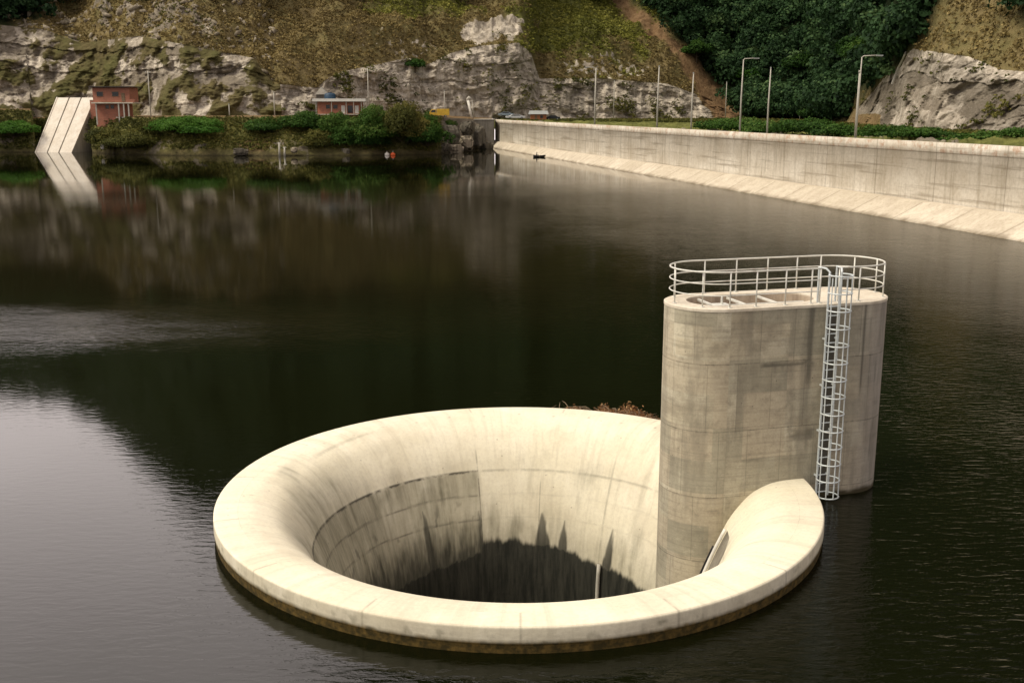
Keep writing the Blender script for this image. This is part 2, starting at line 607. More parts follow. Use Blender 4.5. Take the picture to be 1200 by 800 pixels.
def mat_terrain():
    t = NT('hillside_ground')
    geo = t.coord('Object')
    a = t.attr('mask')
    sep = t.t.nodes.new('ShaderNodeSeparateColor')
    t.l(a.outputs['Color'], sep.inputs[0])
    rock, earth, green = sep.outputs[0], sep.outputs[1], sep.outputs[2]
    a2 = t.attr('mask_b')
    sep2 = t.t.nodes.new('ShaderNodeSeparateColor')
    t.l(a2.outputs['Color'], sep2.inputs[0])
    forest, crack, tone = sep2.outputs[0], sep2.outputs[1], sep2.outputs[2]
    n1 = t.noise(geo, .09, 7, .65)
    n2 = t.noise(geo, .5, 7, .7)
    n3 = t.noise(geo, 1.6, 5, .7)
    vst = t.noise(t.coord('Object', (.5, .5, .09)), 1.0, 6, .7)
    # rock
    rc = t.mix(t.ramp(n1, [(.38, 0.0), (.62, 1.0)]), (.52, .465, .38), (.70, .635, .53))
    rc = t.mix(tone, rc, (.20, .172, .13))
    rc = t.mix(t.ramp(n2, [(.40, .75), (.56, 0.0)]), rc, (.23, .195, .15))
    rc = t.mix(t.ramp(vst, [(.40, .5), (.52, 0.0)]), rc, (.17, .145, .11))
    rc = t.mix(t.ramp(n3, [(.56, 0.0), (.72, .6)]), rc, (.56, .50, .39))
    rc = t.mix(crack, rc, (.03, .027, .02))
    # dry scrub
    scrub = t.mix(t.ramp(n2, [(.35, 0.0), (.65, 1.0)]), (.14, .11, .052), (.24, .19, .09))
    scrub = t.mix(t.ramp(n1, [(.45, 0.0), (.65, .8)]), scrub, (.16, .145, .058))
    gr = t.mix(t.ramp(n2, [(.35, 0.0), (.65, 1.0)]), (.075, .085, .024), (.20, .205, .06))
    col = t.mix(green, scrub, gr)
    ea = t.mix(t.ramp(n2, [(.35, 0.0), (.65, 1.0)]), (.15, .09, .045), (.25, .165, .09))
    col = t.mix(earth, col, ea)
    fo = t.mix(t.ramp(n2, [(.35, 0.0), (.65, 1.0)]), (.006, .012, .004), (.022, .035, .012))
    col = t.mix(forest, col, fo)
    rm = t.ramp(t.math('ADD', rock, t.math('MULTIPLY', t.math('SUBTRACT', n2, .5), .9)), [(.42, 0.0), (.56, 1.0)])
    col = t.mix(rm, col, rc)
    sz = t.t.nodes.new('ShaderNodeSeparateXYZ')
    t.l(geo, sz.inputs[0])
    damp = t.ramp(t.math('ADD', sz.outputs[2], t.math('MULTIPLY', n2, 1.2)), [(.5, 1.0), (1.0, 0.0)])
    damp2 = t.ramp(t.math('MULTIPLY', t.math('ADD', sz.outputs[2], t.math('MULTIPLY', n2, 3.0)), .2), [(.35, .8), (.85, 0.0)])
    col = t.mix(damp2, col, (.035, .032, .016))
    col = t.mix(t.math('MULTIPLY', damp, .8), col, (.022, .018, .010))
    nb = t.bump(n1, .6, 1.5)
    nb = t.bump(n2, .9, .8, nb)
    nb = t.bump(n3, .7, .25, nb)
    return t.out(col, .95, nb, 0, .1)


def mat_leaf(name, c1, c2, c3=None):
    t = NT(name)
    a = t.attr('rnd').outputs['Fac']
    stops = [(0.0, c1), (.6, c2), (1.0, c3 or c2)]
    col = t.ramp(a, stops)
    t.b.inputs['Subsurface Weight'].default_value = 0
    m = t.out(col, .75, None, 0, .15)
    # thin leaves let some light through
    tr = t.t.nodes.new('ShaderNodeBsdfTranslucent')
    t.l(col, tr.inputs[0])
    mx = t.t.nodes.new('ShaderNodeMixShader')
    mx.inputs[0].default_value = .25
    t.l(t.b.outputs[0], mx.inputs[1])
    t.l(tr.outputs[0], mx.inputs[2])
    t.l(mx.outputs[0], t.t.nodes['Material Output'].inputs[0])
    return m


M['leaf_bright'] = mat_leaf('leaf_bright', (.015, .05, .006), (.045, .13, .012), (.10, .20, .03))
M['leaf_mid'] = mat_leaf('leaf_mid', (.014, .042, .007), (.05, .115, .016), (.13, .18, .04))
M['leaf_olive'] = mat_leaf('leaf_olive', (.035, .042, .010), (.11, .115, .026), (.22, .19, .05))
M['leaf_forest'] = mat_leaf('leaf_forest', (.007, .021, .008), (.034, .078, .027), (.10, .165, .06))
M['leaf_dry'] = mat_leaf('leaf_dry', (.14, .105, .044), (.25, .195, .078), (.36, .285, .12))
M['leaf_green_dry'] = mat_leaf('leaf_green_dry', (.12, .13, .024), (.25, .255, .052), (.37, .35, .09))
M['leaf_debris'] = mat_leaf('leaf_debris', (.08, .035, .016), (.30, .15, .065), (.52, .36, .18))
M['bark'] = simple('bark', (.09, .07, .05), .9)
M['rock_pale'] = mat_conc('pale_rock', (.26, .22, .165), (.38, .33, .25), (.06, .05, .035), .7, .7)
M['rock_dark'] = mat_conc('dark_rock', (.10, .09, .07), (.18, .16, .125), (.03, .027, .02), .7, .7)
M['terrain'] = mat_terrain()
M['weir'] = mat_weir(True)
M['tower'] = mat_tower()
M['dam'] = mat_dam()
M['plinth'] = mat_plinth()


def mat_water():
    t = NT('reservoir_water')
    oc = t.coord('Object')
    g = t.t.nodes.new('ShaderNodeNewGeometry')
    sx = t.t.nodes.new('ShaderNodeSeparateXYZ')
    t.l(g.outputs['Position'], sx.inputs[0])
    X, Y = sx.outputs[0], sx.outputs[1]
    wig = t.noise(t.coord('Object', (1, 1, 1)), .06, 3, .5)
    # wind patches: strong near, calm far
    near = t.ramp(t.math('DIVIDE', t.math('ADD', Y, t.math('MULTIPLY', t.math('SUBTRACT', wig, .5), 30)), 320.0),
                  [(.08, 1.0), (.16, .42), (.24, .30), (.33, .62), (.50, .55), (.62, .05)])
    patchy = t.ramp(t.noise(t.coord('Object', (1, .45, 1)), .09, 4, .6), [(.35, .55), (.65, 1.25)])
    right = t.ramp(t.math('ADD', t.math('MULTIPLY', X, .03), .5), [(.0, .12), (.35, .30), (.9, 1.3)])
    # breeze streak on the left, about 50 to 65 m out
    dy = t.math('SUBTRACT', t.math('SUBTRACT', Y, 61.0), t.math('MULTIPLY', t.math('ADD', X, 25.0), -.12))
    band = t.math('EXPONENT', t.math('MULTIPLY', t.math('MULTIPLY', dy, dy), -.035))
    bx = t.ramp(t.math('ADD', t.math('MULTIPLY', X, -.03), 0.0), [(.05, 0.0), (.75, 1.0)])
    band = t.math('MULTIPLY', band, bx)
    band = t.math('MULTIPLY', band, t.ramp(t.noise(t.coord('Object', (.6, 1.6, 1)), .35, 4, .6), [(.3, .5), (.6, 1.0)]))
    amp = t.math('MULTIPLY', t.math('MULTIPLY', near, patchy), right)
    amp = t.math('ADD', amp, t.math('MULTIPLY', band, 1.15))
    rot = t.t.nodes.new('ShaderNodeMapping')
    t.l(oc, rot.inputs[0])
    rot.inputs['Rotation'].default_value = (0, 0, radians(-24))
    rot.inputs['Scale'].default_value = (.55, 1.5, 1)
    w1 = t.noise(rot.outputs[0], 2.9, 4, .55, .4)
    w2 = t.noise(oc, .45, 3, .5)
    hgt = t.math('ADD', t.math('MULTIPLY', w1, .55), t.math('MULTIPLY', w2, .5))
    nb = t.bump(hgt, t.math('MULTIPLY', amp, .62, clamp=True), .10)
    body = t.mix(t.ramp(wig, [(.3, 0.0), (.7, 1.0)]), (.0030, .0036, .0010), (.0048, .0056, .0016))
    t.b.inputs['IOR'].default_value = 1.33
    m = t.out(body, t.math('ADD', .035, t.math('MULTIPLY', band, .16)), nb, 0, .38)
    # dark diffuse mixed in over the middle water to dim its reflections
    refl_dim = t.ramp(t.math('DIVIDE', t.math('ADD', Y, t.math('MULTIPLY', t.math('SUBTRACT', wig, .5), 24)), 320.0), [(.175, 0.0), (.23, .62), (.48, .55), (.575, 0.0)])
    refl_dim = t.math('MULTIPLY', refl_dim, t.ramp(t.math('ADD', t.math('MULTIPLY', X, .01), .5), [(.45, 1.0), (.85, .45)]))
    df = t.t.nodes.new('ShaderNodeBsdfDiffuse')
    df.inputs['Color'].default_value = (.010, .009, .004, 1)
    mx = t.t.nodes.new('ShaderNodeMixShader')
    t.l(refl_dim, mx.inputs[0])
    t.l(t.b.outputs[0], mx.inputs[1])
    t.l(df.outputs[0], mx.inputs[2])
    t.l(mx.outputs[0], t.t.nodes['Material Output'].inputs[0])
    return m


M['water'] = mat_water()

# ------------------------------------------------------------------ water sheet (open where the bell mouth stands)
CX, CY = 0.2, 32.15
rad = np.concatenate([[9.08, 9.6, 10.5, 12, 15, 20, 28, 40, 60, 90, 140, 220, 340, 520]])
nth = 256
th = np.linspace(0, 2 * pi, nth, endpoint=False)
V = np.array([[CX + r * cos(a), CY + r * sin(a), 0] for r in rad for a in th])
Fq = np.array([[i * nth + k, (i + 1) * nth + k, (i + 1) * nth + (k + 1) % nth, i * nth + (k + 1) % nth]
               for i in range(len(rad) - 1) for k in range(nth)])
V[:, 1] = np.where(V[:, 1] > 420, 420, V[:, 1])
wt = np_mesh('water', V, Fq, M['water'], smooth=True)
tag(wt, 'dark still reservoir water mirroring the hills', 'water', kind='structure')

# ------------------------------------------------------------------ bell mouth spillway
weir = empty('bellmouth_spillway', (CX, CY, 0), 'round pale concrete bellmouth spillway funnel sunk in the dark reservoir water', 'spillway')


def revolve(name, prof, nseg, mat, parent, closed_prof=False, stainfn=None, wob=0.0):
    prof = np.array(prof)
    s = np.concatenate([[0], np.cumsum(np.hypot(*np.diff(prof, axis=0).T))])
    n = len(prof)
    th = np.linspace(0, 2 * pi, nseg + 1)
    T, R = np.meshgrid(th, prof[:, 0])
    _, Z = np.meshgrid(th, prof[:, 1])
    _, S = np.meshgrid(th, s)
    if wob:
        Pn = np.stack([np.cos(T) * 3, np.sin(T) * 3, 0 * T], -1)
        R = R + noise3(Pn * 2.2) * wob
        Z = Z + noise3(Pn * 1.7 + 9) * wob * .6
    V = np.stack([R * np.cos(T), R * np.sin(T), Z], -1).reshape(-1, 3)
    i, k = np.meshgrid(np.arange(n - 1), np.arange(nseg), indexing='ij')
    a = i * (nseg + 1) + k
    Fq = np.stack([a, a + 1, a + nseg + 2, a + nseg + 1], -1).reshape(-1, 4)
    att = {}
    if stainfn:
        att = {k_: ('POINT', v.reshape(-1)) for k_, v in stainfn(np.degrees(T), R, Z, S).items()}
    UV = np.stack([T * 7.0, Z + S * 0], -1).reshape(-1, 2)
    return np_mesh(name, V, Fq, mat, parent, True, att, UV)


def weir_stain(T, R, Z, S):
    T = T % 360
    P = np.stack([np.cos(np.radians(T)) * 6, np.sin(np.radians(T)) * 6, Z], -1)
    nz = fbm(P * np.array([2.0, 2.0, .5]), 4)
    nf = fbm(P * np.array([7.0, 7.0, 1.2]), 3)
    nb = fbm(P * .8 + 4, 4)
    tk = [0, 20, 35.6, 51, 65, 80, 103, 104, 127, 150, 170, 200, 260, 330, 360]
    zk = [-4.6, -4.5, -4.3, -4.0, -3.96, -3.75, -3.6, -3.8, -4.2, -4.4, -4.3, -3.9, -3.8, -4.2, -4.6]
    zw = np.interp(T, tk, zk) + nf * .13 + nz * .22
    zw = zw + .22 * smooth(62, 70, T) * smooth(103.8, 103.0, T)
    st = smooth(zw + .10, zw - .12, Z)
    # pointed wet tongues climbing the wall
    for tc, w0, zt, lean in ((80.8, 3.0, -2.42, .6), (72.2, 2.1, -2.62, -.3), (53.0, 2.0, -2.62, -1.0), (125.6, 2.1, -2.0, 1.6), (103.9, .9, -2.3, 0), (148, 1.5, -2.9, .5)):
        zb = np.interp(tc, tk, zk)
        k = np.clip((Z - zb) / (zt - zb), -.5, 1.3)
        w = w0 * np.clip(1 - k, 0, 1.4) ** .75
        d = np.abs(T - tc - lean * (k - 1) + nf * .9 + nz * .5)
        st = np.maximum(st, smooth(w + .45, w - .45, d) * (k < 1) * (.92 - .2 * np.clip(k, 0, 1)))
    # black mould line just over the wet edge between 66 and 104
    # soft dark haze above wet edge
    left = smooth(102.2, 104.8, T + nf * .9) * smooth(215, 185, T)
    dirt_tone = smooth(1.7, 0, Z - zw) * .46
    dirt_tone = dirt_tone + left * smooth(-.90, -1.05, Z) * (.70 + .25 * smooth(-2.2, -3.6, Z) * smooth(165, 108, T) + nb * .35)
    lf = smooth(140, 158, T) * smooth(222, 190, T)
    dirt_tone = dirt_tone + lf * smooth(.55, -.2, Z) * (.62 + nb * .6)
    dirt_tone = dirt_tone + smooth(150, 162, T) * smooth(184, 172, T) * smooth(.66, .55, Z) * smooth(.25, .5, Z) * smooth(-.05, .25, nb) * .7
    dirt_tone = dirt_tone + smooth(95, 102.5, T) * (T < 103) * smooth(-1, -2.5, Z) * .2
    dirt_tone = dirt_tone + smooth(-.05, .5, nz) * .25 * smooth(.3, -1, Z)
    # the dark mould under the joint on the left
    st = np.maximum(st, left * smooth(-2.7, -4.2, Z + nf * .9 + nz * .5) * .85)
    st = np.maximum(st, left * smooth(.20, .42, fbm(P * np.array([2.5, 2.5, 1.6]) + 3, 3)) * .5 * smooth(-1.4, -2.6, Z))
    joint = smooth(.055, .015, np.abs(Z + .955 + .02 * nf)) * np.where((T > 103) & (T < 200), 1.0, .35)
    for zj in (-1.78, -2.62):
        joint = np.maximum(joint, smooth(.04, .01, np.abs(Z - zj - .05 * nb)) * np.where((T > 104) & (T < 200), .6, .12))
    for tj in (103.4, 57.5, 150, 12, 200, 240, 285, 330):
        joint = np.maximum(joint, smooth(.35, .12, np.abs(T - tj)) * smooth(.2, -.9, Z) * (.75 if abs(tj - 103.4) < 1 else .3))
    for td in np.arange(4, 360, 9.5):
        dd_ = np.hypot((T - td) * .14, (R - 8.25 - .06 * sin(td)) * 1.0)
        joint = np.maximum(joint, smooth(.075, .03, dd_) * (.35 + .3 * sin(td * 3.3)))
    dirt_tone = dirt_tone + smooth(.9, .3, np.hypot((T - 168 + (R - 7.8) * 9) * .12, (R - 7.8) * .9)) * (.25 + .6 * smooth(-.1, .3, nz)) * .8
    dirt_tone = dirt_tone + smooth(.12, .02, np.abs(R - 8.0 + .012 * (T - 140)) + nf * .06) * smooth(128, 134, T) * smooth(158, 150, T) * .35
    joint = np.maximum(joint, smooth(.30, .1, np.abs(T - 82 + nf * .2)) * smooth(-1.1, -1.6, Z) * .45)
    dirt_tone = dirt_tone * smooth(.69, .62, Z) + 0.02 + smooth(.12, .5, nb + nz * .5) * .22
    return dict(stain=np.clip(st, 0, 1), dirt_tone=np.clip(dirt_tone, 0, 1), joint=np.clip(joint, 0, 1), algae=0 * Z)


PROF = [(8.6, .70), (8.1, .64), (7.5, .40), (7.05, 0), (6.7, -.45), (6.45, -.95), (6.1, -1.8), (5.8, -2.7), (5.6, -3.6), (5.45, -5), (5.4, -8), (5.4, -15)]


def densify(pr, step):
    pr = np.array(pr, float)
    # catmull-rom
    out = []
    n = len(pr)
    for i in range(n - 1):
        p0, p1, p2, p3 = pr[max(i - 1, 0)], pr[i], pr[i + 1], pr[min(i + 2, n - 1)]
        m = max(2, int(np.hypot(*(p2 - p1)) / step))
        for k in range(m):
            t = k / m
            out.append(.5 * ((2 * p1) + (-p0 + p2) * t + (2 * p0 - 5 * p1 + 4 * p2 - p3) * t * t + (-p0 + 3 * p1 - 3 * p2 + p3) * t ** 3))
    out.append(pr[-1])
    return [tuple(q) for q in out]


dense = [q for q in densify(PROF, .05) if q[1] > -6.5] + [(5.42, -8), (5.4, -11), (5.4, -15)]
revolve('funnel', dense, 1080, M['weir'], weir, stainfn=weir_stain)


def rim_stain(T, R, Z, S):
    P = np.stack([np.cos(np.radians(T)) * 9, np.sin(np.radians(T)) * 9, Z], -1)
    nf = fbm(P * 3, 3)
    algae = smooth(.34, .28, Z + nf * .03)
    d = smooth(.62, .5, Z) * smooth(.1, .45, nf) * .6 + smooth(.66, .6, Z) * .26  # patchy dirt, plus even shade painted on the upright face
    jn = np.zeros_like(T)
    for tj in range(0, 360, 24):
        jn = np.maximum(jn, smooth(.12, .04, np.abs((T % 360) - tj - 6)) * .35)
    return dict(stain=0 * Z, dirt_tone=np.clip(d, 0, 1), joint=jn, algae=algae)


RIM = [(8.602, .70), (8.9, .704), (9.20, .70), (9.27, .69), (9.30, .66), (9.31, .5), (9.31, .25), (9.30, .22), (9.29, .15), (9.28, .02), (9.27, -.3), (9.2, -1.2)]
rr = []
for a, b in zip(RIM[:-1], RIM[1:]):
    for k in range(4): rr.append((a[0] + (b[0] - a[0]) * k / 4, a[1] + (b[1] - a[1]) * k / 4))
rr.append(RIM[-1])
revolve('rim', rr, 1080, M['weir'], weir, stainfn=rim_stain, wob=0.0)
M['shaftfloor'] = simple('shaft_floor', (.01, .01, .009), .4)
MB().prism([(5.45 * cos(a), 5.45 * sin(a)) for a in np.linspace(0, 2 * pi, 48, endpoint=False)], -15.3, -14.9).build('shaft_floor', M['shaftfloor'], weir)


def funnel_pt(deg, z, inset=0.0):
    pr = np.array(dense)
    r = np.interp(-z, -pr[:, 1], pr[:, 0]) - inset
    return Vector((r * cos(radians(deg)), r * sin(radians(deg)), z))


MB().tube([funnel_pt(56.8, z, .09) for z in np.linspace(-3.95, -8, 12)], .07, 10).build('vent_pipe', M['polec'], weir, True)
# grey patch painting a recess's shade beside the tower, and its pale guide bar
vs, fs = [], []
nz_, nt_ = 14, 8
for i in range(nz_):
    z = -.62 - 1.45 * i / (nz_ - 1)
    k = i / (nz_ - 1)
    w = 9.5 * sin(pi * min(1, .12 + k * .95)) ** .7 + .6
    for j in range(nt_):
        vs.append(funnel_pt(-3.0 - w * j / (nt_ - 1), z, .006))
for i in range(nz_ - 1):
    for j in range(nt_ - 1):
        fs.append((i * nt_ + j, i * nt_ + j + 1, (i + 1) * nt_ + j + 1, (i + 1) * nt_ + j))
m_ = MB(); m_.add(vs, fs)
m_.build('niche_shade', mat_conc('niche_shade_concrete', (.20, .18, .14), (.27, .25, .20), (.08, .07, .05), 1.2), weir, True)
MB().tube([funnel_pt(-2.0, z, .05) for z in np.linspace(-.62, -2.5, 12)], .06, 8).build('guide_bar', M['white'], weir, True)
MB().tube([funnel_pt(.3, z, .03) for z in np.linspace(-1.3, -2.7, 12)], .075, 8).build('gap_shade', M['dark'], weir, True)  # dark tube painted in as the shade of the open gap

# ------------------------------------------------------------------ intake tower
TX, TY, TA, TL, TW, TZ = 8.57, 34.251, .2726, 3.8, 1.461, 6.407
tower = empty('intake_tower', (TX, TY, 0), 'tall grey concrete intake tower with rounded ends standing in the side of the funnel', 'tower', rz=TA)


def stad(L, W, n=40, cx=0.0, ns=24):
    s = L - W
    pts = []
    for k in range(ns): pts.append((cx - s + 2 * s * k / ns, -W))
    for k in range(n): a = -pi / 2 + pi * k / n; pts.append((cx + s + W * cos(a), W * sin(a)))
    for k in range(ns): pts.append((cx + s - 2 * s * k / ns, W))
    for k in range(n): a = pi / 2 + pi * k / n; pts.append((cx - s + W * cos(a), W * sin(a)))
    return pts


op = stad(TL, TW, 60, 0.0, 110)
n = len(op)
per = np.concatenate([[0], np.cumsum([math.dist(op[i], op[(i + 1) % n]) for i in range(n)])])
zs = np.concatenate([[-9, -4], np.linspace(-2, TZ - .06, 120)])
V, UV, dirt_tone = [], [], []
for z in zs:
    k = (TZ - z) / TZ
    for i in range(n + 1):
        p = op[i % n]
        V.append((p[0], p[1], z))
        u = per[i] - (TL - TW)
        if u > 9: u -= per[-1]
        UV.append((per[i] - (TL - TW), z))
V = np.array(V); UVa = np.array(UV)
u, z = UVa[:, 0], UVa[:, 1]
nn = fbm(np.stack([u * 2.0, z * .5, 0 * u], -1), 4)
nn2 = fbm(np.stack([u * .8, z * 3, 0 * u + 5], -1), 4)
nn3 = fbm(np.stack([u * 5.0, z * .4, 0 * u + 8], -1), 3)
dt = smooth(.18, .06, np.abs(u - .42 + nn * .12)) * smooth(3.2, 4.2, z) * .75           # dark run beside the ladder
dt = np.maximum(dt, smooth(.20, .15, np.abs(u - 1.14 + nn * .03)) * smooth(TZ, TZ - .3, z) * 1.0)
dt = np.maximum(dt, smooth(.28, .1, np.abs(u - .35 + nn * .2)) * smooth(1.0, 2.2, z) * .35)
dt = np.maximum(dt, smooth(.075, .02, np.abs(u - 2.35 + nn * .03)) * smooth(3.0, 3.8, z + nn * .5) * .85)  # drip at the right end
dt = np.maximum(dt, smooth(.10, .02, np.abs(z - 4.55 + nn * .08)) * smooth(-1.35, -1.1, u) * smooth(.7, .5, u) * .75)
dt = np.maximum(dt, smooth(.0, .12, 4.62 - z) * smooth(.55 + .5 * nn3, .1, 4.62 - z) * smooth(-1.2, -.9, u) * smooth(.7, .5, u) * .5 * smooth(-.2, .25, nn3))
dt = np.maximum(dt, smooth(.35, .1, np.abs(z - 2.4 + nn * .2 + .2)) * smooth(-.5, 0, u) * smooth(.9, .6, u) * smooth(-.1, .3, nn2) * .6)
dt = np.maximum(dt, smooth(.05, .01, np.abs(u - 2.95 + nn * .03)) * .5 * smooth(-.1, .2, nn))
dt = np.maximum(dt, smooth(.25, .5, nn2) * .25)
wx = TX + V[:, 0] * cos(TA) - V[:, 1] * sin(TA) - CX
wy = TY + V[:, 0] * sin(TA) + V[:, 1] * cos(TA) - CY
wet_ = smooth(.22, .08, z + nn * .08) * (np.hypot(wx, wy) > 8.9)
wet_ = np.maximum(wet_, smooth(-4.2, -5.0, z + nn * .4))
idx = np.arange(len(zs) - 1)[:, None] * (n + 1) + np.arange(n)[None, :]
Fq = np.stack([idx, idx + 1, idx + n + 2, idx + n + 1], -1).reshape(-1, 4)
np_mesh('wall', V, Fq, M['tower'], tower, True, {'dirt_tone': ('POINT', dt), 'wet': ('POINT', wet_), 'cool': ('POINT', smooth(1.6, 3.3, V[:, 0] + nn * .2))}, UVa)
# top slab with the open gate chamber
pit = stad(2.15, .92, cx=-.95)
n_wall = n
n = len(pit)
outer2 = stad(TL + .015, TW + .015)
outer3 = stad(TL - .02, TW - .02)
vs = [(x, y, TZ - .10) for x, y in outer2] + [(x, y, TZ - .02) for x, y in outer2] + [(x, y, TZ) for x, y in outer3] + \
     [(x, y, TZ) for x, y in pit] + [(x, y, TZ - .55) for x, y in pit]
fs = []
for r_ in range(4):
    for i in range(n):
        j = (i + 1) % n
        fs.append((r_ * n + i, r_ * n + j, (r_ + 1) * n + j, (r_ + 1) * n + i))
m_ = MB(); m_.add(vs, fs); m_.build('top_slab', M['slab'], tower)
pf = stad(2.149, .919, cx=-.95)
MB().prism(pf, TZ - .65, TZ - .55).build('chamber_floor', M['pit'], tower)
pi_ = stad(2.145, .915, cx=-.95)
po_ = [(x, y, TZ - .04) for x, y in pi_] + [(x, y, TZ - .55) for x, y in pi_]
m_ = MB(); m_.add(po_, [(i, (i + 1) % n, n + (i + 1) % n, n + i) for i in range(n)]); m_.build('chamber_wall', M['pit'], tower)
b = MB()
for ux in (-2.35, -1.3, -.2): b.box((ux, 0, TZ - .12), (.07, 1.9, .08))
b.build('cross_beam', M['steel'], tower, bevel=.01)
MB().box((-1.9, .1, TZ - .35), (.5, .5, .4)).tube([(-1.9, .1, TZ - .2), (-1.9, .1, TZ + .1)], .04).build('gate_hoist', M['steel'], tower, bevel=.02)
MB().box((-.95, -.55, TZ - .09), (3.2, .09, .08)).build('guide_beam', M['steel'], tower)

# railing: rails as one part, every post a sub-part
RI = .15
rp = stad(TL - RI, TW - RI, 28)
LU = 1.08     # ladder position along the front face
rails = MB()
start = [i for i, q in enumerate(rp) if q[1] < 0 and q[0] > LU + .30 and abs(q[1] + TW - RI) < 1e-6][0]
loop = rp[start:] + rp[:start]
loop = [(LU + .33, -(TW - RI))] + [q for q in loop if not (abs(q[1] + TW - RI) < 1e-6 and LU - .33 < q[0] < LU + .33)] + [(LU - .33, -(TW - RI))]
for hz in (1.10, .74, .38):
    rails.tube([(x, y, TZ + hz) for x, y in loop], .026 if hz > 1 else .019, 8)
rail = rails.build('railing', M['steel'], tower, True)
cl = TW - RI
posts = [(-1.95, cl), (-.8, cl), (.35, cl), (1.45, cl), (2.34, cl * .99), (3.35, .85), (3.64, 0), (3.35, -.85),
         (-3.1, -.98), (-2.34, -cl), (-1.45, -cl), (-.45, -cl), (.45, -cl), (LU - .33, -cl), (LU + .33, -cl), (2.15, -cl), (-3.63, -.1), (-3.2, .9)]
for x, y in posts:
    MB().tube([(x, y, TZ), (x, y, TZ + 1.1)], .024, 8).box((x, y, TZ + .01), (.12, .12, .02)).build('post', M['steel'], rail, True)
# caged ladder
fy = -TW - .16
st_ = MB()
for sx_ in (-.21, .21):
    st_.tube([(LU + sx_, fy, .12), (LU + sx_, fy, TZ + 1.02), (LU + sx_ * 1.3, fy + .12, TZ + 1.12), (LU + sx_ * 1.5, fy + .45, TZ + 1.12), (LU + sx_ * 1.5, fy + .45, TZ + .6), (LU + sx_ * 1.5, fy + .45, TZ)], .034, 8)
    for zb in (.8, 2.3, 3.8, 5.3): st_.box((LU + sx_, fy + .09, zb), (.05, .15, .05))
ladder = st_.build('ladder', M['ladder'], tower)
z = .25
while z < TZ + .1:
    MB().tube([(LU - .21, fy, z), (LU + .21, fy, z)], .021, 6).build('rung', M['ladder'], ladder)
    z += .29
CR = .36
def hoop(z):
    return [(LU - .21, fy, z)] + [(LU + CR * sin(a), fy - .30 - CR * cos(a), z) for a in np.linspace(-2.1, 2.1, 17)] + [(LU + .21, fy, z)]
z = .22
while z < TZ + 1.1:
    MB().tube(hoop(z), .023, 6).build('cage_hoop', M['ladder'], ladder)
    z += .55
for a in (-1.95, -1.3, -.65, 0, .65, 1.3, 1.95):
    MB().tube([(LU + CR * sin(a), fy - .30 - CR * cos(a), .2), (LU + CR * sin(a), fy - .30 - CR * cos(a), TZ + .9)], .019, 6).build('cage_bar', M['ladder'], ladder)

# ------------------------------------------------------------------ dam
A = np.array([51.3, 109.5]); B = np.array([-5.3, 344.0])
dv = (B - A) / np.linalg.norm(B - A)
nv = np.array([-dv[1], dv[0]])          # towards the reservoir
if nv[0] > 0: nv = -nv
A0 = A - dv * 130
LEN = np.linalg.norm(B - A0)
def dpt(s, off, z):
    q = A0 + dv * s + nv * off
    return (q[0], q[1], z)
def dam_x(Y): return A[0] + (Y - A[1]) * (B[0] - A[0]) / (B[1] - A[1])
dam = empty('dam_wall', (A[0], A[1], 0), 'long pale concrete dam wall closing the reservoir on the right', 'dam')
def local(v): return (v[0] - A[0], v[1] - A[1], v[2])
ns_ = 160
ss = np.linspace(0, LEN, ns_)
def strip(name, prof, mat, jit=0.0):
    V, UV = [], []
    acc = [0]
    for a, b in zip(prof[:-1], prof[1:]): acc.append(acc[-1] + math.dist(a, b))
    for i, s in enumerate(ss):
        for j, (o, z) in enumerate(prof):
            dz = float(fbm(np.array([[s * .05, 3.3, 1.0]]), 2)[0]) * jit
            V.append(local(dpt(s, o(s) if callable(o) else o + 0.0, z + dz)))
            UV.append((s, z if name == 'wall_face' else acc[j]))
    m = len(prof)
    Fq = [(i * m + j, i * m + j + 1, (i + 1) * m + j + 1, (i + 1) * m + j) for i in range(ns_ - 1) for j in range(m - 1)]
    return np_mesh(name, V, Fq, mat, dam, False, None, UV)
strip('wall_face', [(0, -6), (0, 2.0), (0, 7.3), (.08, 7.36), (.08, 8.5), (-.5, 8.5), (-.5, 6.0)], M['dam'], .05)
def ledge(k): return lambda s: (2.7 + 3.2 * (1 - s / LEN)) * k
V, UV = [], []
pro = [(0.02, 1.85), (.25, 1.8), (1.0, .0), (1.12, -.55), (1.13, -4)]
for i, s in enumerate(ss):
    wdt = 2.7 + 2.6 * (1 - (s - 130) / (LEN - 130))
    for j, (k, z) in enumerate(pro):
        V.append(local(dpt(s, wdt * k, z + .06 * math.sin(s * .9) * (j == 2)))); UV.append((s, [3.2, 2.6, .3, 0, -2][j]))
m = len(pro)
Fq = [(i * m + j, i * m + j + 1, (i + 1) * m + j + 1, (i + 1) * m + j) for i in range(ns_ - 1) for j in range(m - 1)]
np_mesh('apron', V, Fq, M['plinth'], dam, False, None, UV)
# far end face of the dam
e = MB()
e.add([local(dpt(LEN, 0.02, -4)), local(dpt(LEN, 0.02, 8.5)), local(dpt(LEN, -.5, 8.5)), local(dpt(LEN, -.5, -4))], [(0, 1, 2, 3)])
w_ = 2.7
e.add([local(dpt(LEN, 0, -4)), local(dpt(LEN, 0, 2.15)), local(dpt(LEN, w_ * .25, 2.1)), local(dpt(LEN, w_, 0)), local(dpt(LEN, w_ * 1.13, -4))], [(0, 1, 2, 3, 4)])
e.build('end_face', M['darkconc'], dam)

# ------------------------------------------------------------------ terrain
def tab(px, pts):
    a = np.array(pts, float)
    return np.interp(px, a[:, 0], a[:, 1])
def e_of(py):   # elevation slope (z-H)/Y of photo row py
    return np.tan(np.arctan((400 - py) / F) - PITCH)
NA, = (1100,)
pxs = np.concatenate([np.linspace(-900, -40, 110), np.linspace(-36, 1236, 900), np.linspace(1242, 2300, 110)])
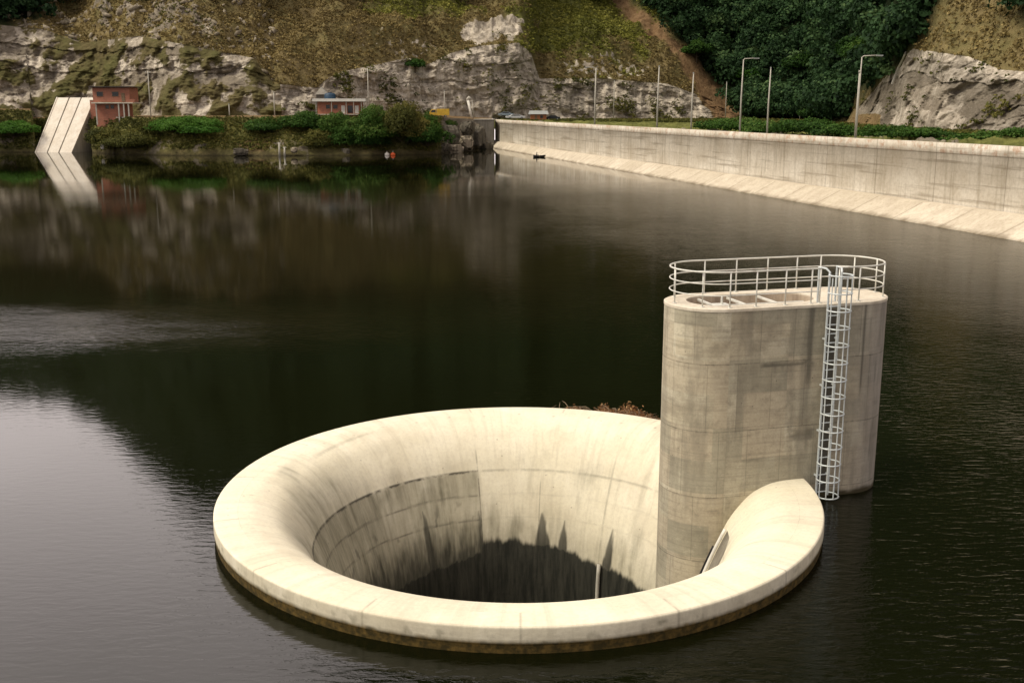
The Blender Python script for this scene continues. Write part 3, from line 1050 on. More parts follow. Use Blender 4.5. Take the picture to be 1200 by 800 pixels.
# ray through frame column px (small lens-free approximation of azimuth)
az = (pxs - 600) / (F / cos(PITCH)) 
left = pxs < 577
# wall Y for azimuth: x = az*Y
Yw = np.where(~left, (A[0] - A[1] * (B[0] - A[0]) / (B[1] - A[1])) / (az - (B[0] - A[0]) / (B[1] - A[1])), 0)
Yw = np.clip(Yw, 8, 360)
sh = tab(pxs, [(-900, 230), (-200, 296), (0, 303), (40, 303), (112, 300), (125, 290), (200, 283), (330, 281), (420, 284), (512, 288), (520, 298), (545, 318), (577, 338)])
chute_gap = (pxs > 37) & (pxs < 103.5)
sh = np.where(chute_gap, 323, sh)
sh = sh + 1.5 * noise3(np.stack([pxs * .05, 0 * pxs, 0 * pxs], -1)) * (np.abs(pxs - 80) > 50)
P = np.zeros((len(pxs), 9, 2))
zr = tab(pxs, [(-900, 12), (-30, 11.5), (40, 11.5), (60, 9.4), (110, 9.4), (150, 9.6), (515, 9.9), (530, 9.2), (577, 8.4)])
zr = np.where(chute_gap, 9.0, zr)
Yc_l = tab(pxs, [(-900, 300), (0, 324), (35, 330), (112, 330), (215, 306), (330, 309), (380, 318), (430, 330), (515, 350), (545, 358), (577, 363)])
P[:, 0] = np.stack([sh - 6, 0 * pxs - 3], -1)
P[:, 1] = np.stack([sh, 0 * pxs - .1], -1)
P[:, 2] = np.stack([sh + tab(pxs, [(0, 12), (100, 14), (150, 12), (330, 14), (512, 16), (530, 14), (577, 12)]), zr], -1)
P[:, 3] = np.stack([Yc_l, zr + .3], -1)
P[chute_gap, 2, 0] = 326.5
# right of the dam: ground behind the wall, then the foot of the slope
Yc_r = tab(pxs, [(577, 364), (640, 373), (700, 384), (850, 400), (940, 370), (1010, 265), (1060, 225), (1100, 205), (1200, 180), (1500, 150), (2300, 90)])
r = ~left
P[r, 0] = np.stack([Yw[r] + 1.0, 0 * pxs[r] + 5.5], -1)
P[r, 1] = np.stack([Yw[r] + 4.0, 0 * pxs[r] + 7.7], -1)
P[r, 2] = np.stack([Yw[r] * .4 + Yc_r[r] * .6, 0 * pxs[r] + 7.9], -1)
P[r, 3] = np.stack([Yc_r[r], 0 * pxs[r] + 8.0], -1)
ctop = tab(pxs, [(-900, 50), (-100, 30), (0, 28), (60, 34), (100, 50), (170, 42), (250, 58), (300, 68), (322, 98), (372, 103), (385, 92), (402, 84), (440, 76), (480, 68), (500, 76), (530, 62), (560, 54), (608, 50), (622, 62), (632, 92), (700, 92), (780, 98), (820, 112), (850, 126),
                 (862, 134), (990, 138), (1010, 122), (1030, 96), (1058, 56), (1130, 66), (1170, 82), (1200, 84), (1400, 80), (2300, 60)])
run = tab(pxs, [(-900, 20), (0, 20), (100, 16), (250, 13), (330, 7), (400, 6), (500, 10), (610, 8), (632, 10), (780, 12), (860, 12), (1000, 12), (1060, 14), (1200, 14), (2300, 20)])
Yb = P[:, 3, 0]
P[:, 4, 0] = Yb + run
P[:, 4, 1] = H + e_of(ctop) * P[:, 4, 0]
sl = tab(pxs, [(-900, .5), (0, .52), (200, .62), (600, .72), (850, .85), (1200, .8), (2300, .8)])
P[:, 5, 0] = P[:, 4, 0] + 60
P[:, 5, 1] = P[:, 4, 1] + 60 * sl
P[:, 6, 0] = P[:, 5, 0] + 70
P[:, 6, 1] = P[:, 5, 1] + 70 * sl
sky = tab(pxs, [(-900, 7), (-200, 9.5), (-20, 13.0), (80, 15.0), (150, 17.0), (250, 20), (330, 24), (450, 30), (700, 38), (1200, 44), (2300, 44)])
P[:, 7, 0] = np.maximum(P[:, 6, 0] + 60, 660)
P[:, 7, 1] = np.maximum(P[:, 6, 1] + 5, np.tan(np.radians(sky)) * P[:, 7, 0] + H)
P[:, 8, 0] = P[:, 7, 0] + 160
P[:, 8, 1] = P[:, 7, 1] - 60
counts = [6, 46, 16, 130, 120, 70, 60, 10]
Ys, Zs = [], []
for k, c in enumerate(counts):
    t = np.linspace(0, 1, c, endpoint=False)
    Ys.append(P[:, k, 0][:, None] * (1 - t) + P[:, k + 1, 0][:, None] * t)
    Zs.append(P[:, k, 1][:, None] * (1 - t) + P[:, k + 1, 1][:, None] * t)
Ys = np.concatenate(Ys + [P[:, 8, 0][:, None]], 1)
Zs = np.concatenate(Zs + [P[:, 8, 1][:, None]], 1)
kseg = np.concatenate([np.full(c, k) for k, c in enumerate(counts)] + [[8]])
SEG = np.broadcast_to(kseg, Ys.shape)
tt = np.concatenate([np.linspace(0, 1, c, endpoint=False) for c in counts] + [[0]])
TT = np.broadcast_to(tt, Ys.shape)
Xs = az[:, None] * Ys
PX = np.broadcast_to(pxs[:, None], Ys.shape)
ROWPY = 400 - F * np.tan(np.arctan((Zs - H) / Ys) + PITCH)
P3 = np.stack([Xs, Ys, Zs], -1)
n_lo = fbm(P3 * .035, 5)
n_mid = fbm(P3 * .12, 5)
n_rid = fbm(P3 * np.array([.10, .10, .16]), 5, True)
n_hi = fbm(P3 * .6, 3)
cv, ce = cells(P3 * np.array([.16, .10, .24]) + n_mid[..., None] * .5)
cv2, ce2 = cells(P3 * np.array([.42, .30, .6]) + n_mid[..., None] * .7, 31)

# --- masks ---------------------------------------------------------------
def blob(cx, cy, rx, ry, soft=.6):
    d = np.sqrt(((PX - cx) / rx) ** 2 + ((ROWPY - cy) / ry) ** 2) + n_mid * .9
    return smooth(1 + soft / 2, 1 - soft / 2, d)
forest = smooth(-.03, .03, ((PX - 700) - (ROWPY + 40) * .95) / 400 + n_mid * .05) * smooth(.03, -.03, (PX - (1118 - ROWPY * .95)) / 400 + n_mid * .05)
forest = forest * (PX > 640) * (SEG >= 3)
forest = np.maximum(forest, smooth(.55, -.1, (PX / 70 + np.maximum(ROWPY, -40) / 38) - .9 + n_mid) * (PX < 120) * (SEG >= 4))
forest = np.maximum(forest, (SEG >= 4) * smooth(1170, 1200, PX + n_mid * 40) * smooth(60, 40, ROWPY + n_mid * 30))
high = smooth(2, -22, ROWPY + n_mid * 25) * (SEG >= 4)
forest = np.maximum(forest, high)
rock = np.where(SEG == 3, 1.0, 0.0)
rock = rock - (SEG == 3) * np.where(PX < 330, .62 * smooth(-.22, .20, n_mid + n_lo * .3) + .22 + .35 * n_hi, .30 * smooth(.10, .42, n_mid + n_lo * .5))
# rocky outcrops in the slope above on the left, and on the middle
rock = np.maximum(rock, (SEG == 4) * smooth(360, 180, PX) * smooth(-.05, .30, n_rid * .25 + n_mid * .8 + n_hi * .25 - .05) * .8 * smooth(-10, 20, ROWPY))
rock = np.maximum(rock, blob(575, 38, 34, 12) * (SEG >= 4) * .95)
rock = np.maximum(rock, blob(700, 82, 60, 12) * (SEG >= 4) * .7 * smooth(-.1, .2, n_hi))
rock = np.maximum(rock, blob(470, 62, 60, 10) * (SEG >= 4) * .6 * smooth(-.05, .2, n_hi + n_mid))
rock = np.maximum(rock, (SEG == 1) * smooth(.62, .15, TT) * smooth(-.05, .30, n_mid + n_hi * .4) * .6 * np.where((PX > 360) & (PX < 516), .3, 1.0))
rock = np.maximum(rock, (SEG == 1) * (PX > 516) * (PX < 577) * 1.0)
rock = np.where(forest > .5, rock * .1, rock)
forest = np.maximum(forest, (SEG == 3) * (PX < 330) * .42)
rock = np.where((SEG == 3) & (PX > 858) & (PX < 1005), 0, rock)
earth = smooth(15, 4, np.abs(PX - (748 + (ROWPY - 20) * .92)) + n_mid * 12 - np.maximum(0, ROWPY - 60) * .12) * (PX > 690) * (PX < 905) * (ROWPY > -40) * (SEG >= 3)
earth = np.maximum(earth, (SEG == 2) * .8 * (PX < 577))
earth = np.maximum(earth, blob(300, 168, 26, 7) * (SEG == 1) * .9)
earth = np.maximum(earth, (SEG == 1) * .12 * smooth(0, .3, n_mid) * (PX < 577))
earth = np.maximum(earth, (SEG == 3) * smooth(34, 8, np.abs(PX - 1012 + (ROWPY - 150) * .5)) * smooth(110, 150, ROWPY) * .8)
forest = forest * (1 - earth * .95)
green = blob(690, 25, 82, 45, .8) * (SEG >= 4)
green = np.maximum(green, blob(650, 50, 40, 16) * (SEG >= 4))
green = np.maximum(green, (SEG == 1) * smooth(-.1, .4, TT + n_mid * .8) * .75 * (PX < 560))
green = np.maximum(green, (SEG <= 2) * (PX > 577) * 1.0)
green = np.maximum(green, (SEG == 3) * (PX > 1010) * smooth(.22, .05, TT) * .9)
green = np.maximum(green, blob(500, 10, 60, 22) * (SEG >= 4) * .7)
green = np.maximum(green, blob(1140, 8, 50, 14) * .45 * (SEG >= 4))
green = np.maximum(green, (SEG == 3) * smooth(.08, .3, n_mid) * .4)
rock = np.where(earth > .5, rock * .2, rock)

# --- relief -----------------------------------------------------------------
rockw = smooth(.2, .8, rock) 
seg3 = (SEG == 3)
edge = np.where(SEG == 3, np.minimum(1, np.minimum(TT, 1 - TT) * 8), 1)
amp = np.where(SEG >= 4, np.minimum(1, (SEG - 4 + TT) * 6), 0)
dY = np.zeros_like(Xs); dZ = np.zeros_like(Xs)
bed = np.floor(Zs * .33 + n_lo * 2.2 + .02 * PX * .1)
bedv = (_perm[(bed.astype(np.int64) * 7 + 99) & 4095] / 4096.0 - .5)
blk = (cv - .5) * 2.6 + (cv2 - .5) * .9 - smooth(.10, 0, ce) * .5 - smooth(.08, 0, ce2) * .2
vgrv = fbm(np.stack([Xs * .16, 0 * Xs, Zs * .035], -1), 4, True)
dY -= seg3 * (n_mid * 5.0 + n_lo * 3 + n_rid * 1.4 + blk * .42 + bedv * 1.1 + vgrv * 1.3 + n_hi * .35) * (.25 + .75 * edge)
dZ += (SEG >= 4) * amp * (n_lo * 9 + n_mid * 2.6 + n_rid * 1.0 + rockw * ((cv2 - .3) * 2.0 + n_hi * 1.2))
dZ += (SEG >= 5) * fbm(P3 * .012, 4) * 34 * np.minimum(1, (SEG - 5 + TT) * 1.0)
dZ += seg3 * n_hi * .25
bk = (SEG == 1)
dZ += bk * np.sin(TT * pi) * (n_mid * 2.6 + n_hi * .5 + rockw * (cv2 - .4) * 1.6)
dY += bk * np.sin(TT * pi) * n_mid * 1.5
ridge_gul = fbm(np.stack([Xs * .03, 0 * Xs, Zs * .006], -1), 4, True)
dZ += (SEG >= 4) * amp * ridge_gul * 5
crk_w = np.where((PX > 400) & (PX < 640), .5, 1.0)
crack = crk_w * np.clip(smooth(.05, .0, ce) * .55 * smooth(-.1, .3, n_mid) + smooth(.0, -.35, vgrv) * .35, 0, 1) * seg3 + (SEG == 4) * smooth(.05, 0, ce2) * .25
tone = np.clip(.55 - bedv * .8 + (cv - .5) * .9 + n_mid * .8, 0, 1)
tone = tone * np.where(PX > 1000, 1.0, np.where(PX < 330, 1.35, np.where((PX > 400) & (PX < 640), .08, .40))) + np.where((PX > 1000) & seg3, .25 * smooth(.85, .6, TT), 0)
tone = np.where(SEG == 1, 1.0, tone)
tone = np.clip(np.where((PX > 1050) & seg3 & (TT > .88), 0, tone), 0, 1)
VT = np.stack([Xs, Ys + dY, Zs + dZ], -1)
VT[..., 0] += dY * az[:, None]
na, nr = Ys.shape
i, k = np.meshgrid(np.arange(na - 1), np.arange(nr - 1), indexing='ij')
a = i * nr + k
Fq = np.stack([a, a + nr, a + nr + 1, a + 1], -1)
# keep the seam between the left shore and the ground behind the dam open
sm = np.where(np.diff(left.astype(int)) != 0)[0]
keep = np.ones(Fq.shape[:2], bool)
for q in sm: keep[q, :68] = False
one = np.ones_like(Xs)
cl_ = lambda x: np.clip(x, 0, 1)
attrs = {'mask': ('POINT', np.stack([cl_(rock), cl_(earth), cl_(green), one], -1).reshape(-1, 4)),
         'mask_b': ('POINT', np.stack([cl_(forest), cl_(crack), cl_(tone), one], -1).reshape(-1, 4))}
ter = np_mesh('hills', VT.reshape(-1, 3), Fq[keep].reshape(-1, 4), M['terrain'], None, False, attrs)
tag(ter, 'rocky hillside with dry scrub, cut cliffs and dark forest around the reservoir', 'hillside', kind='structure')


def ground(px, Y):
    """surface point of the hillside on column px at about depth Y"""
    i = int(np.argmin(np.abs(pxs - px)))
    col = VT[i]
    k = int(np.argmin(np.abs(col[6:, 1] - Y))) + 6
    return Vector(col[k])


# ------------------------------------------------------------------ leaves
def leaf_cloud(P, N, size, rnd, jitter=.6, asp=.55):
    """little bent quads: positions P (n,3), outward directions N (n,3)"""
    n = len(P)
    D = N + RS.normal(size=(n, 3)) * jitter
    D /= np.linalg.norm(D, axis=1)[:, None] + 1e-9
    U_ = np.cross(D, RS.normal(size=(n, 3)))
    U_ /= np.linalg.norm(U_, axis=1)[:, None] + 1e-9
    W_ = np.cross(D, U_)
    s = (size * (0.6 + .8 * RS.rand(n)))[:, None]
    V = np.stack([P - U_ * s * .5, P + W_ * s * asp * .5 + D * s * .08, P + U_ * s * .5, P - W_ * s * asp * .5 + D * s * .08], 1).reshape(-1, 3)
    Fq = np.arange(n * 4).reshape(-1, 4)
    return V, Fq, np.repeat(rnd, 4)


def crown_points(lobes, per_area, rs=RS):
    """sample points in the outer shells of several lobes"""
    Ps, Ns, Rn = [], [], []
    for (c, r, tone_) in lobes:
        c = np.array(c); r = np.array(r)
        n = int(per_area * (r[0] * r[1] * r[2]) ** (2 / 3) * 12)
        d = rs.normal(size=(n, 3)); d /= np.linalg.norm(d, axis=1)[:, None]
        d[:, 2] = np.where(d[:, 2] < -.3, -d[:, 2], d[:, 2])
        bump_ = 1 + .35 * noise3(d * 2.6 + c)
        rad_ = (.62 + .38 * rs.rand(n) ** .6) * bump_
        keep_ = noise3(d * 4.0 + c * 1.7) > -.22
        p = c + d * r * rad_[:, None]
        Ps.append(p[keep_]); Ns.append((d / r * r.mean())[keep_])
        Rn.append(np.clip(tone_ + rs.normal(size=keep_.sum()) * .16 + (d[keep_, 2]) * .16, 0, 1))
    return np.concatenate(Ps), np.concatenate(Ns), np.concatenate(Rn)


def bush_mesh(w, d, h, mat, nm='foliage', dens=14, leaf=.38, lobes=7, tone_=.42, parent=None, zoff=.0):
    L = []
    for q in range(lobes):
        a = 2 * pi * q / lobes + RS.rand()
        k = .32 + .3 * RS.rand() if q else 0
        rr_ = .34 + .22 * RS.rand()
        hh = (.38 + .38 * RS.rand()) * h
        L.append(((w * .5 * k * 1.5 * cos(a), d * .5 * k * 1.5 * sin(a), zoff + hh * .62), (w * .5 * rr_ * 1.35, d * .5 * rr_ * 1.35, hh * .62), tone_ + RS.normal() * .14))
    L.append(((0, 0, zoff + h * .55), (w * .32, d * .32, h * .45), tone_ + .08))
    Pp, Nn, R_ = crown_points(L, dens)
    V, Fq, rn = leaf_cloud(Pp, Nn, leaf, R_)
    return np_mesh(nm, V, Fq, mat, parent, False, {'rnd': ('POINT', rn)})


def tree(name, label, cat, loc, w, h, mat, group=None, trunk_h=None, dens=10, leaf=.5, tone_=.42):
    t = empty(name, loc, label, cat, group)
    th_ = trunk_h if trunk_h is not None else h * .35
    b = MB()
    lean = (RS.rand() - .5) * .1 * h
    b.tube([(0, 0, -.6), (lean * .2, 0, th_ * .5), (lean * .6, .1, th_), (lean, .1, h * .7)], [.05 * h ** .8, .04 * h ** .8, .03 * h ** .8, .01], 8)
    for q in range(5):
        a = q * 1.35 + RS.rand()
        z0 = th_ * (.6 + .1 * q)
        b.tube([(lean * .5, 0, z0), (w * .18 * cos(a), w * .18 * sin(a), z0 + h * .12), (w * .33 * cos(a), w * .33 * sin(a), z0 + h * .28)], [.02 * h ** .8, .014 * h ** .8, .006], 6)
    b.build('trunk', M['bark'], t, True)
    bush_mesh(w, w * .9, h - th_ * .75, mat, 'crown' if cat == 'tree' else 'foliage', dens, leaf, 8, tone_, t, th_ * .75)
    return t


# --- bushes on the left bank (px, top row, base row, width px, depth Y, material, label)
bank = [
    (222, 137, 164, 62, 290, 'leaf_bright', .62, 'bright green broad bush on the bank right of the brick house', 'bush'),
    (131, 150, 179, 36, 292, 'leaf_olive', .45, 'olive bush on the bank below the brick house', 'bush'),
    (160, 152, 182, 46, 290, 'leaf_olive', .40, 'low olive shrub at the water between the brick house and the bright green bush', 'bush'),
    (188, 140, 168, 36, 293, 'leaf_olive', .25, 'dull dark shrub just left of the bright green broad bush', 'bush'),
    (14, 130, 152, 46, 306, 'leaf_bright', .48, 'green bush on the bank at the far left, left of the white chute', 'bush'),
    (312, 138, 160, 40, 290, 'leaf_mid', .35, 'dark green bush on the bank top midway between the two brick buildings', 'bush'),
    (358, 131, 158, 40, 292, 'leaf_mid', .30, 'dark green bush at the left end of the low white roofed building', 'bush'),
    (398, 134, 170, 46, 291, 'leaf_mid', .38, 'dense green bush below the low white roofed building', 'bush'),
    (440, 125, 178, 54, 289, 'leaf_mid', .58, 'large light green tree at the right end of the low white roofed building', 'tree'),
    (478, 122, 182, 52, 290, 'leaf_olive', .50, 'tall yellowish green tree on the shore left of the yellow truck', 'tree'),
    (502, 134, 184, 40, 291, 'leaf_mid', .40, 'green tree at the right end of the leafy bank, beside the grey boulders', 'tree'),
    (418, 150, 182, 46, 288, 'leaf_mid', .22, 'low dark bush at the water edge below the light green tree', 'bush'),
    (374, 152, 180, 34, 287, 'leaf_olive', .35, 'small olive shrub at the water edge below the low white roofed building', 'bush'),
    (528, 130, 142, 10, 312, 'leaf_mid', .5, 'tiny round green shrub right of the yellow truck', 'bush'),
]
for (px, t0, t1, wpx, Y, mt, tn, lab, cat) in bank:
    base = at(px, t1, Y)
    w = wpx * Y / F
    h = (t1 - t0) * Y / F * 1.02
    g = ground(px, Y)
    base.z = min(base.z, g.z + .5) if base.z > g.z + .5 else base.z
    tree('bank_bush' if cat == 'bush' else 'bank_tree', lab, cat, base, w * 1.08, h, M[mt], 'bushes and trees on the left bank', trunk_h=h * .22, dens=19, leaf=.43, tone_=tn)

# --- shrubs behind the dam
back = [(1190, 6.5, 2.2, .5), (1160, 9, 2.6, .55), (1128, 7, 2.0, .45), (1092, 9, 2.5, .5), (1062, 6, 2.1, .4), (1036, 8, 2.9, .5), (985, 9, 3.0, .45),
        (955, 10, 3.6, .4), (930, 8, 3.0, .5), (905, 8, 3.2, .62), (872, 10, 3.6, .65), (846, 8, 2.9, .5)]
where = ['at the right edge of the photo', 'second from the right photo edge', 'third from the right photo edge',
         'fourth from the right photo edge', 'under the left corner of the right cliff', 'just right of the bent arm lamp post', 'just left of the bent arm lamp post',
         'second left of the bent arm lamp post', 'third left of the bent arm lamp post', 'at the straight lamp post before the forest', 'brightest of its row',
         'at the left end of its row']
for (px, w, h, tn), wh in zip(back, where):
    i_ = int(np.argmin(np.abs(pxs - px)))
    Y = min(Yw[i_] + 26, Yc_r[i_] - 3)
    g = ground(px, Y)
    tree('shrub', 'green shrub behind the dam, ' + wh, 'shrub', (g.x, g.y, g.z - .3), w * Y / 200, h * (.6 + Y / 600), M['leaf_mid'], 'shrubs behind the dam wall', trunk_h=.4, dens=15, leaf=.42, tone_=tn - .16)

# --- forest mass on the hill: one stuff object of many crowns
def scatter(maskf, n, seg_lo, seg_hi, lo=-20, hi=1240):
    w = maskf * (SEG >= seg_lo) * (SEG <= seg_hi) * ((PX > lo) & (PX < hi)) * (ROWPY > -25)
    w = w * (ROWPY < 175)
    w = w * Ys  # rough area weight
    w = (w / w.sum()).ravel()
    return RS.choice(w.size, n, p=w)
VTf = VT.reshape(-1, 3)
fi = scatter((forest > .12) & ~((SEG == 3) & (PX < 330)), 1150, 3, 6)
Ps, Ns, Rn = [], [], []
for q in fi:
    c = VTf[q] + RS.normal(size=3) * np.array([.8, .8, .3])
    s = 2.0 + 4.6 * RS.rand() ** 1.6
    tn = .12 + .38 * RS.rand() + (.34 if RS.rand() < .16 else 0)
    L = [((c[0], c[1], c[2] + s * .8), (s, s, s * 1.05), tn)]
    for _ in range(3):
        o = RS.normal(size=3) * s * .55
        L.append(((c[0] + o[0], c[1] + o[1], c[2] + s * .8 + abs(o[2]) * .6), (s * .55, s * .55, s * .55), tn + RS.normal() * .08))
    p_, n_, r_ = crown_points(L, .9)
    Ps.append(p_); Ns.append(n_); Rn.append(r_)
Pp, Nn, R_ = np.concatenate(Ps), np.concatenate(Ns), np.concatenate(Rn)
V, Fq, rn = leaf_cloud(Pp, Nn, 1.15, R_, .5, .7)
print('forest leaves', len(Fq))
fo = np_mesh('forest', V, Fq, M['leaf_forest'], None, False, {'rnd': ('POINT', rn)})
tag(fo, 'dense dark green forest covering the steep gully in the hillside', 'forest', kind='stuff')

# --- single trees one can tell apart in front of the forest
for (px, row, Y, w, h, mt, tn, lab) in [
    (876, 92, 396, 9, 8, 'leaf_bright', .35, 'lone bright green tree on the forest edge behind the armed lamp post near the forest'),
    (1006, 72, 330, 10, 9, 'leaf_mid', .32, 'round green tree on the forest slope left of the right cliff'),
    (945, 84, 400, 12, 10, 'leaf_mid', .22, 'round dark green tree in the middle of the forest slope'),
    (915, 128, 385, 9, 6, 'leaf_mid', .35, 'low green tree at the forest foot left of the short pole'),
    (960, 136, 350, 10, 6, 'leaf_mid', .28, 'low green tree at the forest foot right of the short pole'),
    (815, 62, 420, 9, 8, 'leaf_mid', .26, 'green tree above the bare brown earth slope'),
    (488, 74, 345, 6, 4, 'leaf_mid', .2, 'dark green tree on top of the pale cliff above the low building')]:
    i_ = int(np.argmin(np.abs(pxs - px)))
    col = VT[i_]
    rows = 400 - F * np.tan(np.arctan((col[:, 2] - H) / col[:, 1]) + PITCH)
    ok = (SEG[i_] >= 3)
    k_ = int(np.argmin(np.where(ok, np.abs(rows - (row + 8)), 1e9)))
    p = col[k_]
    tree('hillside_tree', lab, 'tree', (p[0], p[1] - .5, p[2] - .6), w, h, M[mt], 'trees on the hillside', dens=9, leaf=.8, tone_=tn, trunk_h=h * .3)

# --- scrub tufts and loose stones on the slopes
def tufts(name, maskf, n, seg, mat, size, label, hgt, lo=-20, hi=1240, kind='scrub', k_leaf=7):
    ids = scatter(maskf, n, *seg, lo, hi)
    base = VTf[ids] + RS.normal(size=(n, 3)) * np.array([.5, .5, .05])
    s = size * (.5 + RS.rand(n))
    rn_b = np.clip(.45 + RS.normal(size=n) * .2 + noise3(base * .06) * .5, 0, 1)
    P_, N_, R_ = [], [], []
    for q in range(k_leaf):
        d = RS.normal(size=(n, 3)); d[:, 2] = np.abs(d[:, 2]) + .3
        d /= np.linalg.norm(d, axis=1)[:, None]
        P_.append(base + d * (s * hgt)[:, None]); N_.append(d); R_.append(np.clip(rn_b + RS.normal(size=n) * .12, 0, 1))
    P_, N_, R_ = np.concatenate(P_), np.concatenate(N_), np.concatenate(R_)
    V, Fq, rn = leaf_cloud(P_, N_, size, R_, .7, .6)
    o = np_mesh(name, V, Fq, mat, None, False, {'rnd': ('POINT', rn)})
    return tag(o, label, kind, kind='stuff')
norock = cl_(1 - rock * 1.6) * cl_(1 - forest * 2) * cl_(1 - earth * 1.3)
tufts('dry_scrub', norock * cl_(1 - green * 1.5) + .0, 14000, (4, 6), M['leaf_dry'], .6, 'dry brown scrub covering the open slopes above the cliffs', .8)
tufts('green_scrub', cl_(green * 1.4 - .2) * cl_(1 - rock * 1.5) * cl_(1 - earth), 8000, (4, 6), M['leaf_green_dry'], .65, 'yellow green low scrub on the hill behind the dam end', .8)
tufts('bank_grass', cl_(1 - rock * 1.2) * (PX < 577), 15000, (1, 1), M['leaf_olive'], .4, 'olive grass and weeds covering the earth bank along the left shore', .9, -20, 577, 'grass')
tufts('roadside_grass', (1 - rock) * (PX > 577), 9000, (2, 2), M['leaf_olive'], .42, 'rough grass on the ground behind the dam wall', .9, 590, 1240, 'grass')
tufts('cliff_plants', smooth(.1, .35, n_mid + n_hi * .3) * (rock > .3), 2600, (3, 4), M['leaf_olive'], .55, 'small plants growing from ledges of the cut cliffs', .8, kind='plants')

# ------------------------------------------------------------------ rocks
def rock_mesh(name, loc, size, mat, seed, label, cat='boulder', group=None):
    bm = bmesh.new()
    bmesh.ops.create_icosphere(bm, subdivisions=4, radius=1)
    P_ = np.array([v.co[:] for v in bm.verts])
    cvv, cee = cells(P_ * 1.1 + seed * 3.1)
    rr_ = 1 + .35 * (cvv - .5) + .25 * fbm(P_ * 1.2 + seed, 4) - .12 * smooth(.12, 0, cee)
    P2 = P_ * rr_[:, None]
    P2 = np.clip(P2, -.82 - .1 * sin(seed), .82)
    for v, q in zip(bm.verts, P2): v.co = (q[0] * size[0], q[1] * size[1], q[2] * size[2])
    me = bpy.data.meshes.new(name)
    bm.to_mesh(me); bm.free()
    me.materials.append(mat)
    o = bpy.data.objects.new(name, me)
    C.objects.link(o)
    o.location = loc
    o.rotation_euler = (0, 0, seed * 1.7)
    return tag(o, label, cat, group)


bl = [(526, 158, 306, (3.2, 2.4, 3.2), 'rock_dark', 'dark grey boulder at the right end of the leafy bank'),
      (545, 168, 312, (3.6, 2.4, 2.5), 'rock_pale', 'pale rounded boulder at the waterline left of the dam end'),
      (534, 175, 304, (2.4, 2.0, 1.6), 'rock_pale', 'small pale boulder half in the water beside the leafy bank'),
      (560, 160, 326, (3.4, 2.2, 3.8), 'rock_dark', 'large dark boulder against the dam end'),
      (570, 172, 330, (2.2, 1.8, 1.8), 'rock_dark', 'small dark boulder at the foot of the dam apron'),
      (518, 172, 298, (2.0, 1.6, 1.8), 'rock_dark', 'low dark stone under the last tree of the leafy bank'),
      (548, 150, 322, (2.6, 2.0, 2.4), 'rock_dark', 'dark boulder under the pale abutment ledge')]
for k, (px, py, Y, s, mt, lab) in enumerate(bl):
    rock_mesh('boulder', at(px, py, Y), s, M[mt], k + 2, lab, 'boulder', 'boulders at the dam end')
st_l = [(240, 172, 286, (1.6, 1, 1.0), 'rock_dark', 'brown stone at the waterline below the bright green bush'),
        (282, 178, 281, (2.2, 1.2, 1.1), 'rock_dark', 'wide dark stone at the waterline left of the two pale stakes'),
        (345, 176, 281, (1.2, 1, .8), 'rock_pale', 'pale stone at the waterline right of the two pale stakes'),
        (120, 172, 290, (.5, .5, .8), 'white', 'small white stone on the bank beside the white chute'),
        (374, 146, 291, (1.1, .8, 1.6), 'rock_pale', 'upright pale stone in the bushes under the low building'),
        (384, 168, 287, (1.4, 1, 1.5), 'rock_pale', 'pale grey stone near the water under the low building'),
        (405, 178, 285, (1.6, 1, 1.1), 'rock_dark', 'grey stone at the waterline below the dense green bush')]
for k, (px, py, Y, s, mt, lab) in enumerate(st_l):
    rock_mesh('bank_stone', at(px, py, Y), s, M[mt], k + 12, lab, 'stone', 'stones on the left bank')
# loose stones over the upper left slope: nobody could count them
ids = scatter((rock > .1) * (PX < 330) + .35 * (PX < 330), 800, 4, 5, -20, 330)
mb = MB(); tmpl = []
bm = bmesh.new(); bmesh.ops.create_icosphere(bm, subdivisions=1, radius=1); bm.verts.ensure_lookup_table()
iv = np.array([v.co[:] for v in bm.verts]); if_ = np.array([[v.index for v in f.verts] for f in bm.faces]); bm.free()
Vs, Fs = [], []
for q, i_ in enumerate(ids):
    s = .25 + 1.0 * RS.rand() ** 3.5
    R = np.array(Matrix.Rotation(RS.rand() * 6, 3, Vector(RS.normal(size=3))))
    v = (iv * (1 + .3 * RS.normal(size=(len(iv), 1)) * .6) * np.array([1.5, .9, .55]) * s) @ R.T + VTf[i_] + np.array([0, -.2, .1])
    Vs.append(v); Fs.append(if_ + q * len(iv))
sc_o = np_mesh('loose_stones', np.concatenate(Vs), np.concatenate(Fs), mat_conc('loose_stone', (.20, .17, .12), (.38, .33, .25), (.07, .06, .04), .12, .6))
tag(sc_o, 'loose pale stones strewn over the slope above the brick house', 'stones', kind='stuff')

# ------------------------------------------------------------------ white chute on the left shore
bl_, br_ = at(42, 178.5, 303), at(84, 178.5, 301)
tl_, tr_ = at(67, 115, 320), at(111, 115, 317)
bl_ = Vector((bl_.x, bl_.y, 0)); br_ = Vector((br_.x, br_.y, 0))
chute = empty('concrete_chute', (br_.x, br_.y, 0), 'white sloping concrete chute with three lanes running down into the water', 'chute')
def L3(v): return (v[0] - br_.x, v[1] - br_.y, v[2])
ext = lambda a, b, k: a + (b - a) * k
b0l, b0r = ext(tl_, bl_, 1.25), ext(tr_, br_, 1.25)
def quad(u0, u1, dz=0.0, v0=0.0, v1=1.0):
    a, b = ext(b0l, b0r, u0), ext(b0l, b0r, u1)
    c, d = ext(tl_, tr_, u1), ext(tl_, tr_, u0)
    o = Vector((0, -.3, .95)) * dz
    return [ext(a, d, v0) + o, ext(b, c, v0) + o, ext(b, c, v1) + o, ext(a, d, v1) + o]
